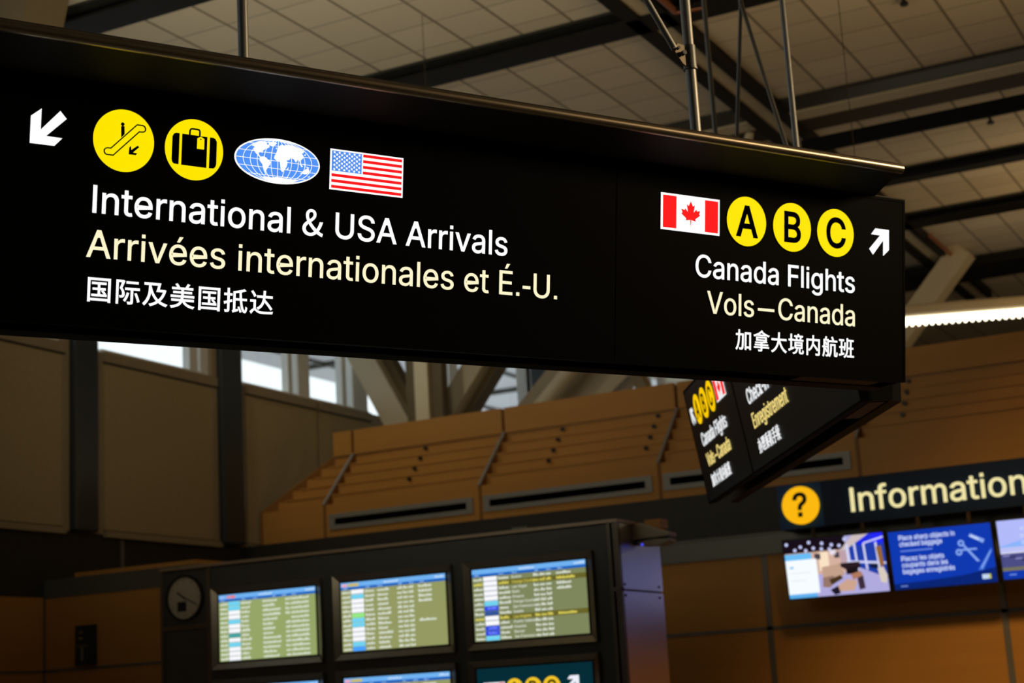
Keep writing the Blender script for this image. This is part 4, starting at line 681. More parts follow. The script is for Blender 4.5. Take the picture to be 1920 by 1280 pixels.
# ================================================================== wood bulkhead, bay by bay
FINS = [-12.70, -10.27, -7.74, -5.23, -2.70]
ZB, ZL, ZS, ZP = 3.93, 4.43, 5.22, 5.56      # bottom, lip top, slope top, parapet top
YL, YP = 19.0, 19.8
def bay(x0, x1, label, grille, knobs, xl_top=None):
    t = thing('bulkhead_bay', label, 'wall bay', ((x0+x1)/2, YL+0.4, ZB), group='stepped wood bulkhead bays')
    g = 0.022
    xt = x0 if xl_top is None else xl_top
    MB().box(x0+g, x1-g, YL, YL+0.06, ZB, ZL, M['wood']).build('lip_panel', t)
    MB().box(x0+0.02, x1-0.02, YL+0.03, YL+0.08, ZB, ZL, M['joint']).build('backing', t)
    n = 5
    for i in range(n):
        f0, f1 = i/n, (i+1)/n
        # riser set back behind the slanted fin, with the tread in front of it
        yc = YL+(YP-YL)*f0+0.01; ya = YL+(YP-YL)*f1+0.01; za = ZL+(ZS-ZL)*f0; zb = ZL+(ZS-ZL)*f1
        xa = x0+(xt-x0)*f1
        b = MB()
        b.box(xa+g, x1-g, ya, ya+0.03, za, zb-0.02, M['wood'])
        b.box(xa+g, x1-g, yc+(0.04 if i == 0 else -0.014), ya, za-0.02, za, M['wood'])
        b.build('step_board', t)
    MB().box(xt+g, x1-g, YP-0.03, YP+0.03, ZS-0.005, ZP, M['wood']).build('parapet_panel', t)
    MB().box(xt+0.02, x1-0.02, YP+0.03, YP+0.2, ZS-0.1, ZP-0.01, M['wood_pale']).build('backing', t)
    # slanted fin on the left edge of the bay, with its pale metal cap
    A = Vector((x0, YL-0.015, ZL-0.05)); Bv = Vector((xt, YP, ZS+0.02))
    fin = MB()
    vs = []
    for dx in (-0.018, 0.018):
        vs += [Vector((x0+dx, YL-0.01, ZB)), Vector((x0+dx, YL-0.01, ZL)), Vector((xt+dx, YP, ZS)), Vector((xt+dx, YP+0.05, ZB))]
    fin.add(vs, [(0, 1, 2, 3), (7, 6, 5, 4), (0, 4, 5, 1), (1, 5, 6, 2), (2, 6, 7, 3), (3, 7, 4, 0)], M['wood_fin_shade'])
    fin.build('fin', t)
    if xl_top is None:
        MB().beam((x0, YL-0.02, ZL), (xt, YP-0.02, ZS), 0.035, 0.03, (0, -1, 1), M['pole']).build('fin_cap', t)
        MB().box(x0-0.012, x0+0.012, YL-0.006, YL+0.01, ZB, ZL, M['joint']).build('joint_strip', t)
    for kx in knobs:
        for i in range(1, 5):
            f0 = (i+0.62)/n
            c = Vector((kx, YL+(YP-YL)*((i+1)/n)+0.01, ZL+(ZS-ZL)*f0))
            MB().tube(c, c+Vector((0, -0.03, 0)), 0.028, M['bolt'], 14).build('knob', t)
    return t
def grille(x0, x1, label):
    """recessed linear air grille in the lip of a bay"""
    zc0, zc1 = ZB+0.15, ZB+0.36
    t = thing('air_grille', label, 'air grille', ((x0+x1)/2, YL, zc0), group='linear air grilles in the bulkhead')
    fr = Frame((0, YL, 0), (1, 0, 0), (0, 0, 1), (0, -1, 0))
    MB(fr).ring([(x0, zc0), (x1, zc0), (x1, zc1), (x0, zc1)], [(x0+0.09, zc0+0.06), (x1-0.09, zc0+0.06), (x1-0.09, zc1-0.06), (x0+0.09, zc1-0.06)], 0.001, 0.02, M['grille']).build('frame', t)
    MB(fr).rect(x0+0.05, zc0+0.05, x1-0.05, zc1-0.05, 0.001, 0.004, M['slot']).build('slot', t)
    MB(fr).rect(x0+0.09, (zc0+zc1)/2-0.006, x1-0.09, (zc0+zc1)/2+0.006, 0.004, 0.010, M['slot']).build('vane', t)
    return t
bay(XL+0.085, FINS[0], 'short end bay of the stepped wood bulkhead against the beige wall', False, (), xl_top=-13.05)
bay(FINS[0], FINS[1], 'stepped wood bulkhead bay with one row of dark knobs, next to the short end bay', True, (-11.52,))
bay(FINS[1], FINS[2], 'stepped wood bulkhead bay with two rows of dark knobs, left of the small angled sign', True, (-9.40, -8.02))
bay(FINS[2], FINS[3], 'stepped wood bulkhead bay mostly hidden behind the small angled sign', True, (-6.1,))
bay(FINS[3], FINS[4], 'plain stepped wood bulkhead bay above the blue information sign, without a grille', False, (-4.74,))
bay(FINS[4], 0.2, 'stepped wood bulkhead bay at the right edge of the photo', False, ())
grille(-12.62, -10.38, 'long dark slot air grille under the bay with one row of knobs')
grille(-10.22, -7.84, 'long dark slot air grille left of the small angled sign')
grille(-7.69, -5.32, 'long dark slot air grille partly hidden by the small angled sign')

# ================================================================== hanging sign arms
NH1 = Vector((math.sin(1.03247685), -math.cos(1.03247685), 0))
A1 = onz(1698, 717, 3.1)
C2 = onz(1330, 945, 3.1)
def sign_frame(org, yaw, tilt):
    h = Vector((math.cos(yaw), math.sin(yaw), 0))
    n = Vector((math.sin(yaw)*math.cos(tilt), -math.cos(yaw)*math.cos(tilt), -math.sin(tilt)))
    v = n.cross(h)
    return Frame(org, h, v, n)
F1 = sign_frame(A1, 1.03247685, 0.14415289)
F2 = sign_frame(C2, -1.02472457, 0.15179569)
HALF = 0.115                        # half the gap between the two slabs at the bottom
def flat_normal(fr): return Vector((fr.z.x, fr.z.y, 0)).normalized()
def mirror(fr):
    """frame of the slab on the other side, reflected about the upright plane through the middle of the arm"""
    n = flat_normal(fr); c = fr.o-n*HALF
    rf = lambda p: p-n*2*((p-c).dot(n))
    rv = lambda d: d-n*2*d.dot(n)
    return Frame(rf(fr.o), rv(fr.x), rv(fr.y), rv(fr.z))
VT = 0.925
def sign_arm(name, fr, u0, u1, seam, c0, c1, label, mitre=0.0, face='sign_black'):
    t = thing(name, label, 'sign', fr.P((u0+u1)/2, 0, -HALF))
    n = flat_normal(fr); up = Vector((0, 0, 1))
    for a, b in ((u0, seam), (seam, u1)):
        MB(fr).rect(a+0.014, 0.014, b-0.014, VT-0.014, -0.03, -0.002, M[face]).build('face_panel', t)
        MB(fr).ring([(a, 0), (b, 0), (b, VT), (a, VT)], [(a+0.014, 0.014), (b-0.014, 0.014), (b-0.014, VT-0.014), (a+0.014, VT-0.014)], -0.06, 0.0, M['sign_black']).build('panel_frame', t)
    MB(fr).rect(u0, 0.0, u1, VT, -0.06, -0.045, M['sign_frame']).build('light_box_back', t)
    MB(mirror(fr)).prism([(u0, 0.0), (u1-mitre*0.15, 0.0), (u1-mitre, VT), (u0, VT)], -0.06, 0.0, M['sign_frame']).build('rear_light_box', t)
    # dark spine between the slabs
    c = fr.o-n*HALF
    sf = Frame(c, fr.x, up, n)
    MB(sf).rect(u0+0.25, 0.10, u1-0.04, 0.90, -0.045, 0.045, M['sign_frame']).build('spine', t)
    MB(sf).rect(u1-0.62, 0.012, u1-0.10, 0.10, -0.045, 0.045, M['sign_hub']).build('hub_block', t)
    # end plate between the slabs where the arm meets the hub
    ef = Frame(c, n, up, fr.x); hw = HALF-0.06; sl = math.tan(0.147)
    MB(ef).prism([(-hw, 0.004), (hw, 0.004), (hw+0.9*sl, 0.9), (-hw-0.9*sl, 0.9)], u1-0.02, u1-0.008, M['sign_frame']).build('end_plate', t)
    # gull-wing canopy: thin curved metal sheet over both slabs
    zt = VT*math.cos(0.1476); xo = HALF+VT*math.sin(0.1476)
    half = [(0.0, zt+0.19), (xo+0.06, zt+0.165), (xo+0.15, zt+0.128), (xo+0.196, zt+0.102), (xo+0.210, zt+0.088), (xo+0.212, zt+0.076), (xo+0.204, zt+0.066),
            (xo+0.186, zt+0.060), (xo+0.155, zt+0.055), (xo+0.115, zt+0.045), (xo+0.07, zt+0.030), (xo+0.03, zt+0.014), (xo, zt+0.002), (xo-0.06, zt-0.004)]
    prof = half+[(-x, z) for x, z in reversed(half[1:])]
    cf = Frame(c, n, up, fr.x)
    MB(cf).prism(prof, c0, c1, M['canopy']).build('canopy', t, smooth=True)
    for sg in (1, -1):
        lip = [(sg*(xo+0.190+0.0225*math.cos(a)), zt+0.080+0.0225*math.sin(a)) for a in [i*2*math.pi/24 for i in range(24)]]
        MB(cf).prism(lip, c0-0.002, c1+0.002, M['canopy_lip']).build('canopy_lip', t, smooth=True)
    MB(fr).rect(u0, VT, u1, VT+0.006, -0.06, 0.0, M['canopy']).build('top_edge_strip', t)
    return t

ARROW = [(-0.49, 0.46), (-0.17, 0.73), (-0.17, 0.06), (0.42, 0.73), (0.63, 0.50), (0.01, -0.12), (0.52, -0.13), (0.28, -0.40), (-0.49, -0.40)]
LEAF = [(0, -0.9), (-.045, -.45), (-.02, -.40), (-.43, -.47), (-.375, -.33), (-.81, -.02), (-.71, .05), (-.80, .29), (-.52, .235), (-.475, .36), (-.245, .12), (-.335, .64), (-.175, .545), (0, .88)]
LEAF = LEAF+[(-x, y) for x, y in reversed(LEAF[1:-1])]

def canada_flag(fr, a, b, w, h, t, em, name='canadian_flag', d=0.003):
    f = MB(fr)
    f.rect(a, b, a+w, b+h, 0.0, d, em['white'])
    i = 0.03*w
    f.rect(a+i, b+i, a+i+0.225*w, b+h-i, d, d+0.001, em['red']); f.rect(a+w-i-0.225*w, b+i, a+w-i, b+h-i, d, d+0.001, em['red'])
    f.prism([(a+w/2+x*h*0.40, b+h*0.5+y*h*0.40) for x, y in LEAF], d, d+0.001, em['red'])
    return f.build(name, t)

def gate_disc(fr, ca, cb, r, ch, t, em, d=0.003):
    o = MB(fr).disc(ca, cb, r, r, 0.0, d, em['yellow']).build('letter_disc', t)
    m = MB(fr)
    cap = r*1.20
    add_text(m, ch, ca, cb-cap/2, cap, em['ink'], align='C', weight=0.034, depth=0.002, w=d+0.0008, xs=0.97)
    m.build('letter', o)
    return o
EM1 = dict(white=M['g_white'], yellow=M['g_yellow'], red=M['g_red'], ink=M['g_black'], cream=M['g_cream'])
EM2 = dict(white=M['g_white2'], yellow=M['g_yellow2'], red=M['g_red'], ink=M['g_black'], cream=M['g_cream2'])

# --- the long sign arm in focus
s1 = sign_arm('hanging_direction_sign', F1, -4.75, 0.0, -1.766, -4.80, -0.205,
              'long black lit overhead sign reading International & USA Arrivals and Canada Flights')
m = MB(F1); m.prism([(-4.355+x*0.118, 0.708+y*0.118) for x, y in ARROW], 0, 0.003, M['g_white']); m.build('arrow', s1, 'white arrow pointing down and left')
RD = 0.118
ca, cb = -4.060, 0.7135
o = MB(F1).disc(ca, cb, RD, RD+0.001, 0, 0.003, M['g_yellow']).build('escalator_pictogram', s1, 'yellow disc with an escalator going down')
E_OUT = [(0.405, 0.59), (0.60, 0.592), (0.675, 0.56), (0.718, 0.49), (0.715, 0.42), (0.68, 0.364), (0.60, 0.332), (0.504, 0.333), (-0.328, -0.533), (-0.56, -0.532), (-0.615, -0.505), (-0.65, -0.44), (-0.652, -0.37), (-0.611, -0.313), (-0.54, -0.278), (-0.426, -0.277)]
E_IN = [(0.42, 0.549), (0.59, 0.550), (0.64, 0.53), (0.676, 0.48), (0.674, 0.43), (0.648, 0.39), (0.59, 0.370), (0.485, 0.370), (-0.343, -0.494), (-0.55, -0.492), (-0.585, -0.472), (-0.61, -0.425), (-0.612, -0.38), (-0.584, -0.34), (-0.53, -0.316), (-0.41, -0.315)]
q = lambda L: [(ca+x*RD, cb+y*RD) for x, y in L]
m = MB(F1); m.ring(q(E_OUT), q(E_IN), 0.003, 0.0042, M['g_black'])
m.prism(q([(-0.112, 0.448), (-0.09, 0.468), (-0.018, 0.468), (0.0, 0.45), (0.009, 0.21), (-0.094, 0.085)]), 0.003, 0.0042, M['g_black'])
m.disc(ca-0.064*RD, cb+0.528*RD, 0.058*RD, 0.058*RD, 0.003, 0.0042, M['g_black'], 20)
m.prism(q([(0.171, -0.424), (0.184, -0.192), (0.24, -0.145), (0.246, -0.275), (0.455, -0.109), (0.51, -0.152), (0.305, -0.351), (0.456, -0.362), (0.401, -0.422)]), 0.003, 0.0042, M['g_black'])
m.build('symbol', o)
ca, cb = -3.780, 0.7135
o = MB(F1).disc(ca, cb, RD, RD+0.001, 0, 0.003, M['g_yellow']).build('baggage_pictogram', s1, 'yellow disc with a black suitcase')
m = MB(F1)
for L in ([(-0.525, 0.481), (-0.639, 0.484), (-0.715, 0.447), (-0.762, 0.362), (-0.769, -0.389), (-0.747, -0.483), (-0.691, -0.538), (-0.525, -0.545)],
          [(0.525, 0.475), (0.639, 0.478), (0.715, 0.44), (0.766, 0.35), (0.769, -0.395), (0.74, -0.49), (0.68, -0.545), (0.52, -0.552)],
          [(-0.434, 0.48), (0.43, 0.475), (0.43, -0.555), (-0.437, -0.550)]):
    m.prism(q(L), 0.003, 0.0042, M['g_black'])
m.stroke(q([(-0.178, 0.47), (-0.172, 0.62), (-0.14, 0.672), (-0.10, 0.684), (0.10, 0.684), (0.15, 0.668), (0.17, 0.62), (0.168, 0.47)]), 0.055*RD, 0.003, 0.0042, M['g_black'])
m.prism(q([(0.082, 0.043), (0.328, 0.043), (0.328, 0.396), (0.204, 0.457), (0.082, 0.390)]), 0.0042, 0.0050, M['g_yellow'])
m.disc(ca+0.204*RD, cb+0.37*RD, 0.022*RD, 0.022*RD, 0.005, 0.0055, M['g_black'], 12)
m.build('symbol', o)
# globe
ca, cb, ga, gb = -3.4305, 0.7105, 0.1835, 0.0900
o = MB(F1).disc(ca, cb, ga, gb, 0, 0.002, M['g_white'], 96).build('globe_pictogram', s1, 'white and blue world map oval')
m = MB(F1); m.disc(ca, cb, ga*0.965, gb*0.935, 0.002, 0.003, M['g_blue'], 96); m.build('ocean', o)
m = MB(F1)
gq = lambda x, y: (ca+x*ga*0.965, cb+y*gb*0.935)
for k in range(-5, 6):
    m.stroke([gq(k/6*math.sqrt(max(0, 1-yy*yy)), yy) for yy in [i/14 for i in range(-14, 15)]], 0.0024, 0.003, 0.0036, M['g_white'])
for yy in (-0.72, -0.36, 0.0, 0.36, 0.72):
    xx = math.sqrt(1-yy*yy); m.stroke([gq(-xx, yy), gq(xx, yy)], 0.0022, 0.003, 0.0036, M['g_white'])
m.build('graticule', o)
LAND = [
    [(-0.649, 0.603), (-0.561, 0.704), (-0.48, 0.816), (-0.365, 0.86), (-0.262, 0.838), (-0.294, 0.715), (-0.223, 0.704), (-0.213, 0.615), (-0.278, 0.536), (-0.322, 0.48), (-0.376, 0.402), (-0.371, 0.313), (-0.436, 0.324), (-0.474, 0.279), (-0.452, 0.179), (-0.431, 0.134), (-0.381, 0.078), (-0.431, 0.078), (-0.469, 0.134), (-0.512, 0.212), (-0.55, 0.279), (-0.594, 0.425), (-0.556, 0.547)],
    [(-0.256, 0.838), (-0.12, 0.916), (-0.033, 0.86), (-0.082, 0.749), (-0.136, 0.67), (-0.202, 0.704)],
    [(-0.441, 0.101), (-0.354, 0.145), (-0.289, 0.112), (-0.245, 0.022), (-0.174, -0.078), (-0.196, -0.235), (-0.234, -0.335), (-0.272, -0.48), (-0.294, -0.592), (-0.272, -0.693), (-0.294, -0.682), (-0.343, -0.469), (-0.371, -0.235), (-0.441, -0.067)],
    [(-0.06, 0.313), (-0.044, 0.402), (-0.022, 0.536), (-0.027, 0.615), (0.016, 0.693), (0.06, 0.804), (0.136, 0.793), (0.234, 0.849), (0.376, 0.838), (0.518, 0.749), (0.632, 0.637), (0.61, 0.536), (0.572, 0.536), (0.594, 0.413), (0.616, 0.313), (0.556, 0.179), (0.561, 0.034), (0.605, -0.112), (0.572, -0.089), (0.529, 0.123), (0.485, 0.223), (0.441, 0.045), (0.387, 0.19), (0.311, 0.246), (0.272, 0.123), (0.213, 0.101), (0.234, -0.022), (0.218, -0.19), (0.163, -0.391), (0.114, -0.492), (0.076, -0.402), (0.06, -0.19), (0.044, 0.022), (-0.038, 0.022), (-0.098, 0.134), (-0.076, 0.279)],
    [(0.545, -0.48), (0.627, -0.313), (0.703, -0.19), (0.752, -0.168), (0.779, -0.302), (0.73, -0.436), (0.659, -0.469), (0.61, -0.436)],
    [(0.659, -0.078), (0.774, -0.123), (0.741, -0.168)],
    [(0.529, 0.022), (0.616, -0.101), (0.583, -0.145)],
    [(0.627, 0.045), (0.687, 0.0), (0.654, -0.056)],
    [(0.207, -0.358), (0.267, -0.212), (0.251, -0.346)],
    [(0.621, 0.447), (0.681, 0.514), (0.67, 0.425)],
    [(0.736, -0.581), (0.796, -0.514), (0.779, -0.592)],
    [(-0.065, 0.603), (-0.033, 0.659), (-0.044, 0.559)],
    [(-0.392, -0.838), (-0.256, -0.793), (-0.142, -0.816), (-0.022, -0.76), (0.104, -0.76), (0.213, -0.782), (0.376, -0.782), (0.501, -0.771), (0.452, -0.86), (0.381, -0.927), (0.213, -1.017), (-0.022, -1.028), (-0.207, -0.983)]]
m = MB(F1)
for L in LAND:
    m.prism([gq(x, y) if x*x+y*y < 1 else gq(x/math.hypot(x, y), y/math.hypot(x, y)) for x, y in L], 0.003, 0.0042, M['g_white'])
m.build('continents', o)
# flag of the United States
fa, fb, fw, fh = -3.2015, 0.6245, 0.334, 0.167
o = MB(F1).rect(fa, fb, fa+fw, fb+fh, 0, 0.002, M['g_white']).build('american_flag', s1, 'flag with red and white stripes and a blue field of white stars')
m = MB(F1); st = (fh-0.014)/13; x0 = fa+0.007; y1 = fb+fh-0.007
for i in range(0, 13, 2):
    xs_ = x0 if i > 6 else x0+0.141
    m.rect(xs_, y1-(i+1)*st, fa+fw-0.007, y1-i*st, 0.002, 0.003, M['g_red'])
m.build('stripes', o)
cw, chh = 0.1345, st*7
m = MB(F1); m.rect(x0, y1-chh, x0+cw, y1, 0.002, 0.003, M['g_flagblue']); m.build('star_field', o)
m = MB(F1)
for r in range(9):
    for c in range(6 if r % 2 == 0 else 5):
        cx = x0+cw*(c+0.5+(0 if r % 2 == 0 else 0.5))/6; cy = y1-chh*(r+0.75)/9.5
        m.prism([(cx+(0.0066 if k % 2 == 0 else 0.0029)*math.sin(k*math.pi/5), cy+(0.0066 if k % 2 == 0 else 0.0029)*math.cos(k*math.pi/5)) for k in range(10)], 0.003, 0.0038, M['g_white'])
m.build('stars', o)
def lettering(fr, name, par, s, a, b, cap, mm, width, align='L', weight=0.013, label=None):
    m = MB(fr); add_text(m, s, a, b, cap, mm, width=width, align=align, weight=weight, depth=0.003, w=0.0015, track=130 if ord(s[0]) > 0x3000 else 0)
    return m.build(name, par, label)
lettering(F1, 'english_lettering', s1, 'International & USA Arrivals', -4.169, 0.428, 0.103, M['g_white'], 1.814, label='white lettering')
lettering(F1, 'french_lettering', s1, 'Arrivées internationales et É.-U.', -4.186, 0.260, 0.103, M['g_cream'], 2.090, weight=0.007, label='cream lettering')
lettering(F1, 'chinese_lettering', s1, '国际及美国抵达', -4.175, 0.1025, 0.094, M['g_white'], 0.742, weight=0.014, label='white Chinese characters')
canada_flag(F1, -1.535, 0.627, 0.340, 0.170, s1, EM1)
for cx, ch in ((-1.031, 'A'), (-0.749, 'B'), (-0.470, 'C')):
    gate_disc(F1, cx, 0.712, RD, ch, s1, EM1)
m = MB(F1); m.prism([(-0.172-x*0.118, 0.714-y*0.118) for x, y in ARROW], 0, 0.003, M['g_white']); m.build('arrow', s1, 'white arrow pointing up and right')
lettering(F1, 'english_lettering', s1, 'Canada Flights', -0.346, 0.425, 0.103, M['g_white'], 0.986, 'R', label='white lettering')
lettering(F1, 'french_lettering', s1, 'Vols—Canada', -0.345, 0.260, 0.103, M['g_cream'], 0.918, 'R', weight=0.007, label='cream lettering')
lettering(F1, 'chinese_lettering', s1, '加拿大境内航班', -0.352, 0.1095, 0.097, M['g_white'], 0.742, 'R', weight=0.014, label='white Chinese characters')

# --- the second arm, seen edge-on behind the first
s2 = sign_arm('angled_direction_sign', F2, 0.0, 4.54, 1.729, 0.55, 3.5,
              'smaller looking black overhead sign seen at a steep angle, reading Check-in and Canada Flights', mitre=0.30, face='sign_black_sheen')
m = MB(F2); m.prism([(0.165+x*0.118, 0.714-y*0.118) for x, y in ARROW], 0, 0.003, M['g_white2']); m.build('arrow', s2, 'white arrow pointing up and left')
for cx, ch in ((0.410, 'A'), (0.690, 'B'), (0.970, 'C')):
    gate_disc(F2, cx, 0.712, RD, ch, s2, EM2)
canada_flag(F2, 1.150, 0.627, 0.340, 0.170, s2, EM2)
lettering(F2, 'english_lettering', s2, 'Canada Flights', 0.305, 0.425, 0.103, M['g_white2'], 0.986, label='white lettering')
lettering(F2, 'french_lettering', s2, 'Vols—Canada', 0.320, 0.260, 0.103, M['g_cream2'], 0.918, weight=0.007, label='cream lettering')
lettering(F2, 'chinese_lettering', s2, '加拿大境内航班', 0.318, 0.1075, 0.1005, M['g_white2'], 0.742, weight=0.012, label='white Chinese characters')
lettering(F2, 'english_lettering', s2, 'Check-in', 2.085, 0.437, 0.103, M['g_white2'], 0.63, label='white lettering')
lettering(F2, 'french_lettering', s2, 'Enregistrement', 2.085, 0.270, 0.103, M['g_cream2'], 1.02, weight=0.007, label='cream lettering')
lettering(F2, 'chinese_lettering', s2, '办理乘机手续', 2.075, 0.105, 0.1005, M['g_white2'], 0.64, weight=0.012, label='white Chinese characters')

# ------------------------------------------------------------------ hanger poles
N1 = flat_normal(F1); K1 = F1.o-N1*HALF
N2 = flat_normal(F2); K2 = F2.o-N2*HALF
def pole(base, r, label, m='pole', group='steel hanger poles above the signs'):
    t = thing('hanger_pole', label, 'pole', base, group)
    ZT = 4.245
    b = Vector((base.x, base.y, ZT)); top = Vector((base.x, base.y, CEIL-0.02))
    MB().tube(b, top, r, M[m], 32).build('pole_shaft', t, smooth=True)
    MB().tube(top-Vector((0, 0, 0.03)), top, r*3.2, M[m], 24).build('ceiling_plate', t, smooth=True)
    MB().tube(b-Vector((0, 0, 0.03)), b+Vector((0, 0, 0.03)), r*1.8, M[m], 24).build('foot_collar', t, smooth=True)
    return t
b1 = onp(456.5, 100, K1, N1); pole(b1, 0.0222, 'lone slim steel pole holding the long sign near its left end')
b2 = onp(1302, 215, K1, N1); tp = pole(b2, 0.0265, 'thickest steel pole above the long sign, with a bolted clamp')
zc = onp(1294, 108, K1, N1).z
c0 = Vector((b2.x, b2.y, zc-0.058)); c1 = Vector((b2.x, b2.y, zc+0.058))
MB().tube(c0, c1, 0.0335, M['pole_dark'], 32).build('clamp_collar', tp, smooth=True)
MB().tube(c0-Vector((0, 0, 0.008)), c0, 0.036, M['pole_dark'], 32).build('collar_rim', tp, smooth=True)
u = F1.x
M['clamp'] = mat('aged_clamp_metal', (0.16, 0.13, 0.085, 1), 0.5, 0.5, noise=0.15)
e0 = onp(1265, 92, K1, N1); e1 = onp(1212, 0, K1, N1); ed = (e1-e0).normalized(); eend = e0+ed*1.25
pl = MB(Frame(Vector((b2.x, b2.y, zc)), u, Vector((0, 0, 1)), N1))
ex = (e0-Vector((b2.x, b2.y, zc))).dot(u); ez = e0.z-zc
pl.prism([(-0.02, -0.062), (-0.02, 0.05), (ex+0.05, ez+0.022), (ex+0.012, ez+0.028), (ex-0.02, ez-0.005), (-0.055, -0.045)], 0.004, 0.014, M['clamp'])
pl.build('clamp_plate', tp)
cb_ = Vector((b2.x, b2.y, zc))+u*(-0.062)+Vector((0, 0, 0.002))
MB().tube(cb_+N1*0.02, cb_+N1*0.045, 0.013, M['bolt'], 6).build('bolt', tp)
cb_ = cb_+u*(-0.028)+Vector((0, 0, 0.022))
MB().tube(cb_+N1*0.02, cb_+N1*0.04, 0.008, M['bolt'], 6).build('bolt', tp)
MB().tube(e0, eend, 0.0165, M['pole'], 24).build('brace_rod', tp, smooth=True)
b3 = onp(1337, 200, K2, N2); pole(b3, 0.0190, 'slim dark steel pole just right of the thickest pole', 'pole_dark')
b5 = onp(1490, 240, K2, N2); pole(b5, 0.0195, 'rightmost steel pole of the cluster above the sign corner')
topP = onp(1389, 4, K2, N2)
w1 = onp(1381.5, 262, K2, N2); w2 = onp(1475, 276, K2, N2)
bt = thing('hanger_brace', 'V-shaped pair of dark brace rods in the middle of the pole cluster', 'brace', w1)
for p, q, r in ((w1, topP, 0.0140), (w2, topP, 0.0150)):
    d = (q-p).normalized()
    MB().tube(p-d*0.10, q+d*0.02, r, M['pole_dark'], 24).build('rod', bt, smooth=True)
MB().tube(topP-Vector((0, 0, 0.03)), Vector((topP.x, topP.y, CEIL-0.02)), 0.017, M['pole_dark'], 24).build('upper_rod', bt, smooth=True)
# thin wires
def wire(x, y, Y, z0, label):
    p = ony(x, y, Y)
    MB().tube((p.x, p.y, z0), (p.x, p.y, CEIL-0.01), 0.0035, M['brown_steel'], 8).build('suspension_wire', None, label, 'wire', 'thin suspension wires')
wire(792, 40, 14.0, 5.3, 'faint thin wire hanging in front of the ceiling above the flag of stripes')
wire(1578, 60, 14.0, 5.0, 'faint thin wire hanging right of the hanger poles')

# ================================================================== ceiling light strip
P0 = onz(1640, 611.5, 6.75); P1_ = onz(1921, 590, 6.75)
dv = (P1_-P0).normalized(); P1_ = P0+dv*9.0
lf = thing('linear_light', 'glowing white strip light hanging at right beside the big sign, scalloped lower edge', 'light fixture', P0)
LF = Frame(P0, dv, Vector((0, 0, 1)), dv.cross(Vector((0, 0, 1))))
MB(LF).rect(0, 0.0, 9.0, 0.085, -0.05, 0.05, M['g_strip'] if 'g_strip' in M else glow('lit_light_strip', 255, 244, 214, 4.0)).build('diffuser', lf)
M['g_strip'] = bpy.data.materials['lit_light_strip']
MB().tube(LF.P(0, 0.185, 0), LF.P(9.0, 0.185, 0), 0.098, M['beige'], 32).build('housing', lf, smooth=True)
for i in range(26):
    c = LF.P(0.10+i*0.0965+0.35, 0.0, 0)
    b = MB()
    n_ = 10
    vs = []; fs = []
    for k in range(5):
        th = k/4*math.pi/2
        for j in range(n_):
            a = 2*math.pi*j/n_
            vs.append(c+dv*(0.031*math.cos(th)*math.cos(a))+LF.z*(0.04*math.cos(th)*math.sin(a))-Vector((0, 0, 0.045*math.sin(th))))
    for k in range(4):
        for j in range(n_):
            fs.append((k*n_+j, k*n_+(j+1) % n_, (k+1)*n_+(j+1) % n_, (k+1)*n_+j))
    fs.append(tuple(range(4*n_, 5*n_)))
    b.add(vs, fs, M['g_strip']); b.build('lamp_lens', lf, smooth=True)
wp = ony(1905, 150, (P0+dv*(2.6)).y)
k = (wp-P0).dot(dv)
for kk in (k, k+3.0):
    a = LF.P(kk, 0.28, 0)
    MB().tube(a, (a.x, a.y, CEIL-0.02), 0.006, M['beige'], 8).build('suspension_cable', lf)

# ================================================================== flight information cabinet
YC = 13.79
CB = Frame((0, YC, 0), (1, 0, 0), (0, 0, 1), (0, -1, 0))      # x, height, towards the viewer
M['cab'] = mat('charcoal_cabinet_metal', (0.075, 0.078, 0.075, 1), 0.45, 0.3, noise=0.12, nscale=4)
M['cab_side'] = mat('satin_cabinet_side', (0.50, 0.49, 0.47, 1), 0.33, 0.95, noise=0.06, nscale=2)
M['cab_trim'] = mat('dull_bronze_trim', (0.15, 0.125, 0.095, 1), 0.4, 0.5, noise=0.08)
M['cab_cap'] = mat('pale_metal_cap', (0.36, 0.28, 0.20, 1), 0.4, 0.4, noise=0.06)
M['bezel'] = mat('brushed_bronze_bezel', (0.34, 0.30, 0.24, 1), 0.30, 0.85, noise=0.1, nscale=12)
M['bezel_dark'] = mat('dark_inner_bezel', (0.008, 0.008, 0.008, 1), 0.5, noise=0.1)
cab = thing('display_cabinet', 'tall dark metal cabinet holding the flight screens and a clock', 'cabinet', (-8.68, YC+0.5, 0))
MB().box(-11.27, -6.10, YC+0.03, 14.77, 0.0, 3.185, M['cab']).build('body', cab)
MB(CB).rect(-10.64, 0.0, -6.17, 3.17, -0.035, 0.0, M['cab']).build('front_panel', cab)
MB(CB).rect(-11.26, 2.62, -10.69, 3.14, -0.035, -0.01, M['cab']).build('clock_panel', cab)
MB(CB).rect(-11.26, 0.0, -10.69, 2.565, -0.035, -0.01, M['cab']).build('door', cab)
for a, b in ((-11.29, -11.255), (-10.69, -10.645), (-6.172, -6.14), (-6.115, -6.06)):
    MB(CB).rect(a, 0.0, b, 3.185, -0.04, 0.006, M['cab_trim']).build('stile', cab)
MB(CB).rect(-11.26, 2.57, -10.69, 2.615, -0.04, 0.004, M['cab_trim']).build('rail', cab)
MB(CB).rect(-6.17, 2.565, -6.06, 2.605, -0.04, 0.010, M['cab_trim']).build('rail', cab)
MB(CB).rect(-11.29, 3.185, -6.06, 3.215, -0.98, 0.02, M['cab_cap']).build('top_cap', cab)
MB(CB).rect(-7.19, 3.215, -7.03, 3.25, -0.22, -0.10, M['greyband']).build('cap_box', cab)
MB().box(-6.10, -6.078, YC+0.02, 14.79, 0, 2.57, M['cab_side']).build('side_panel', cab)
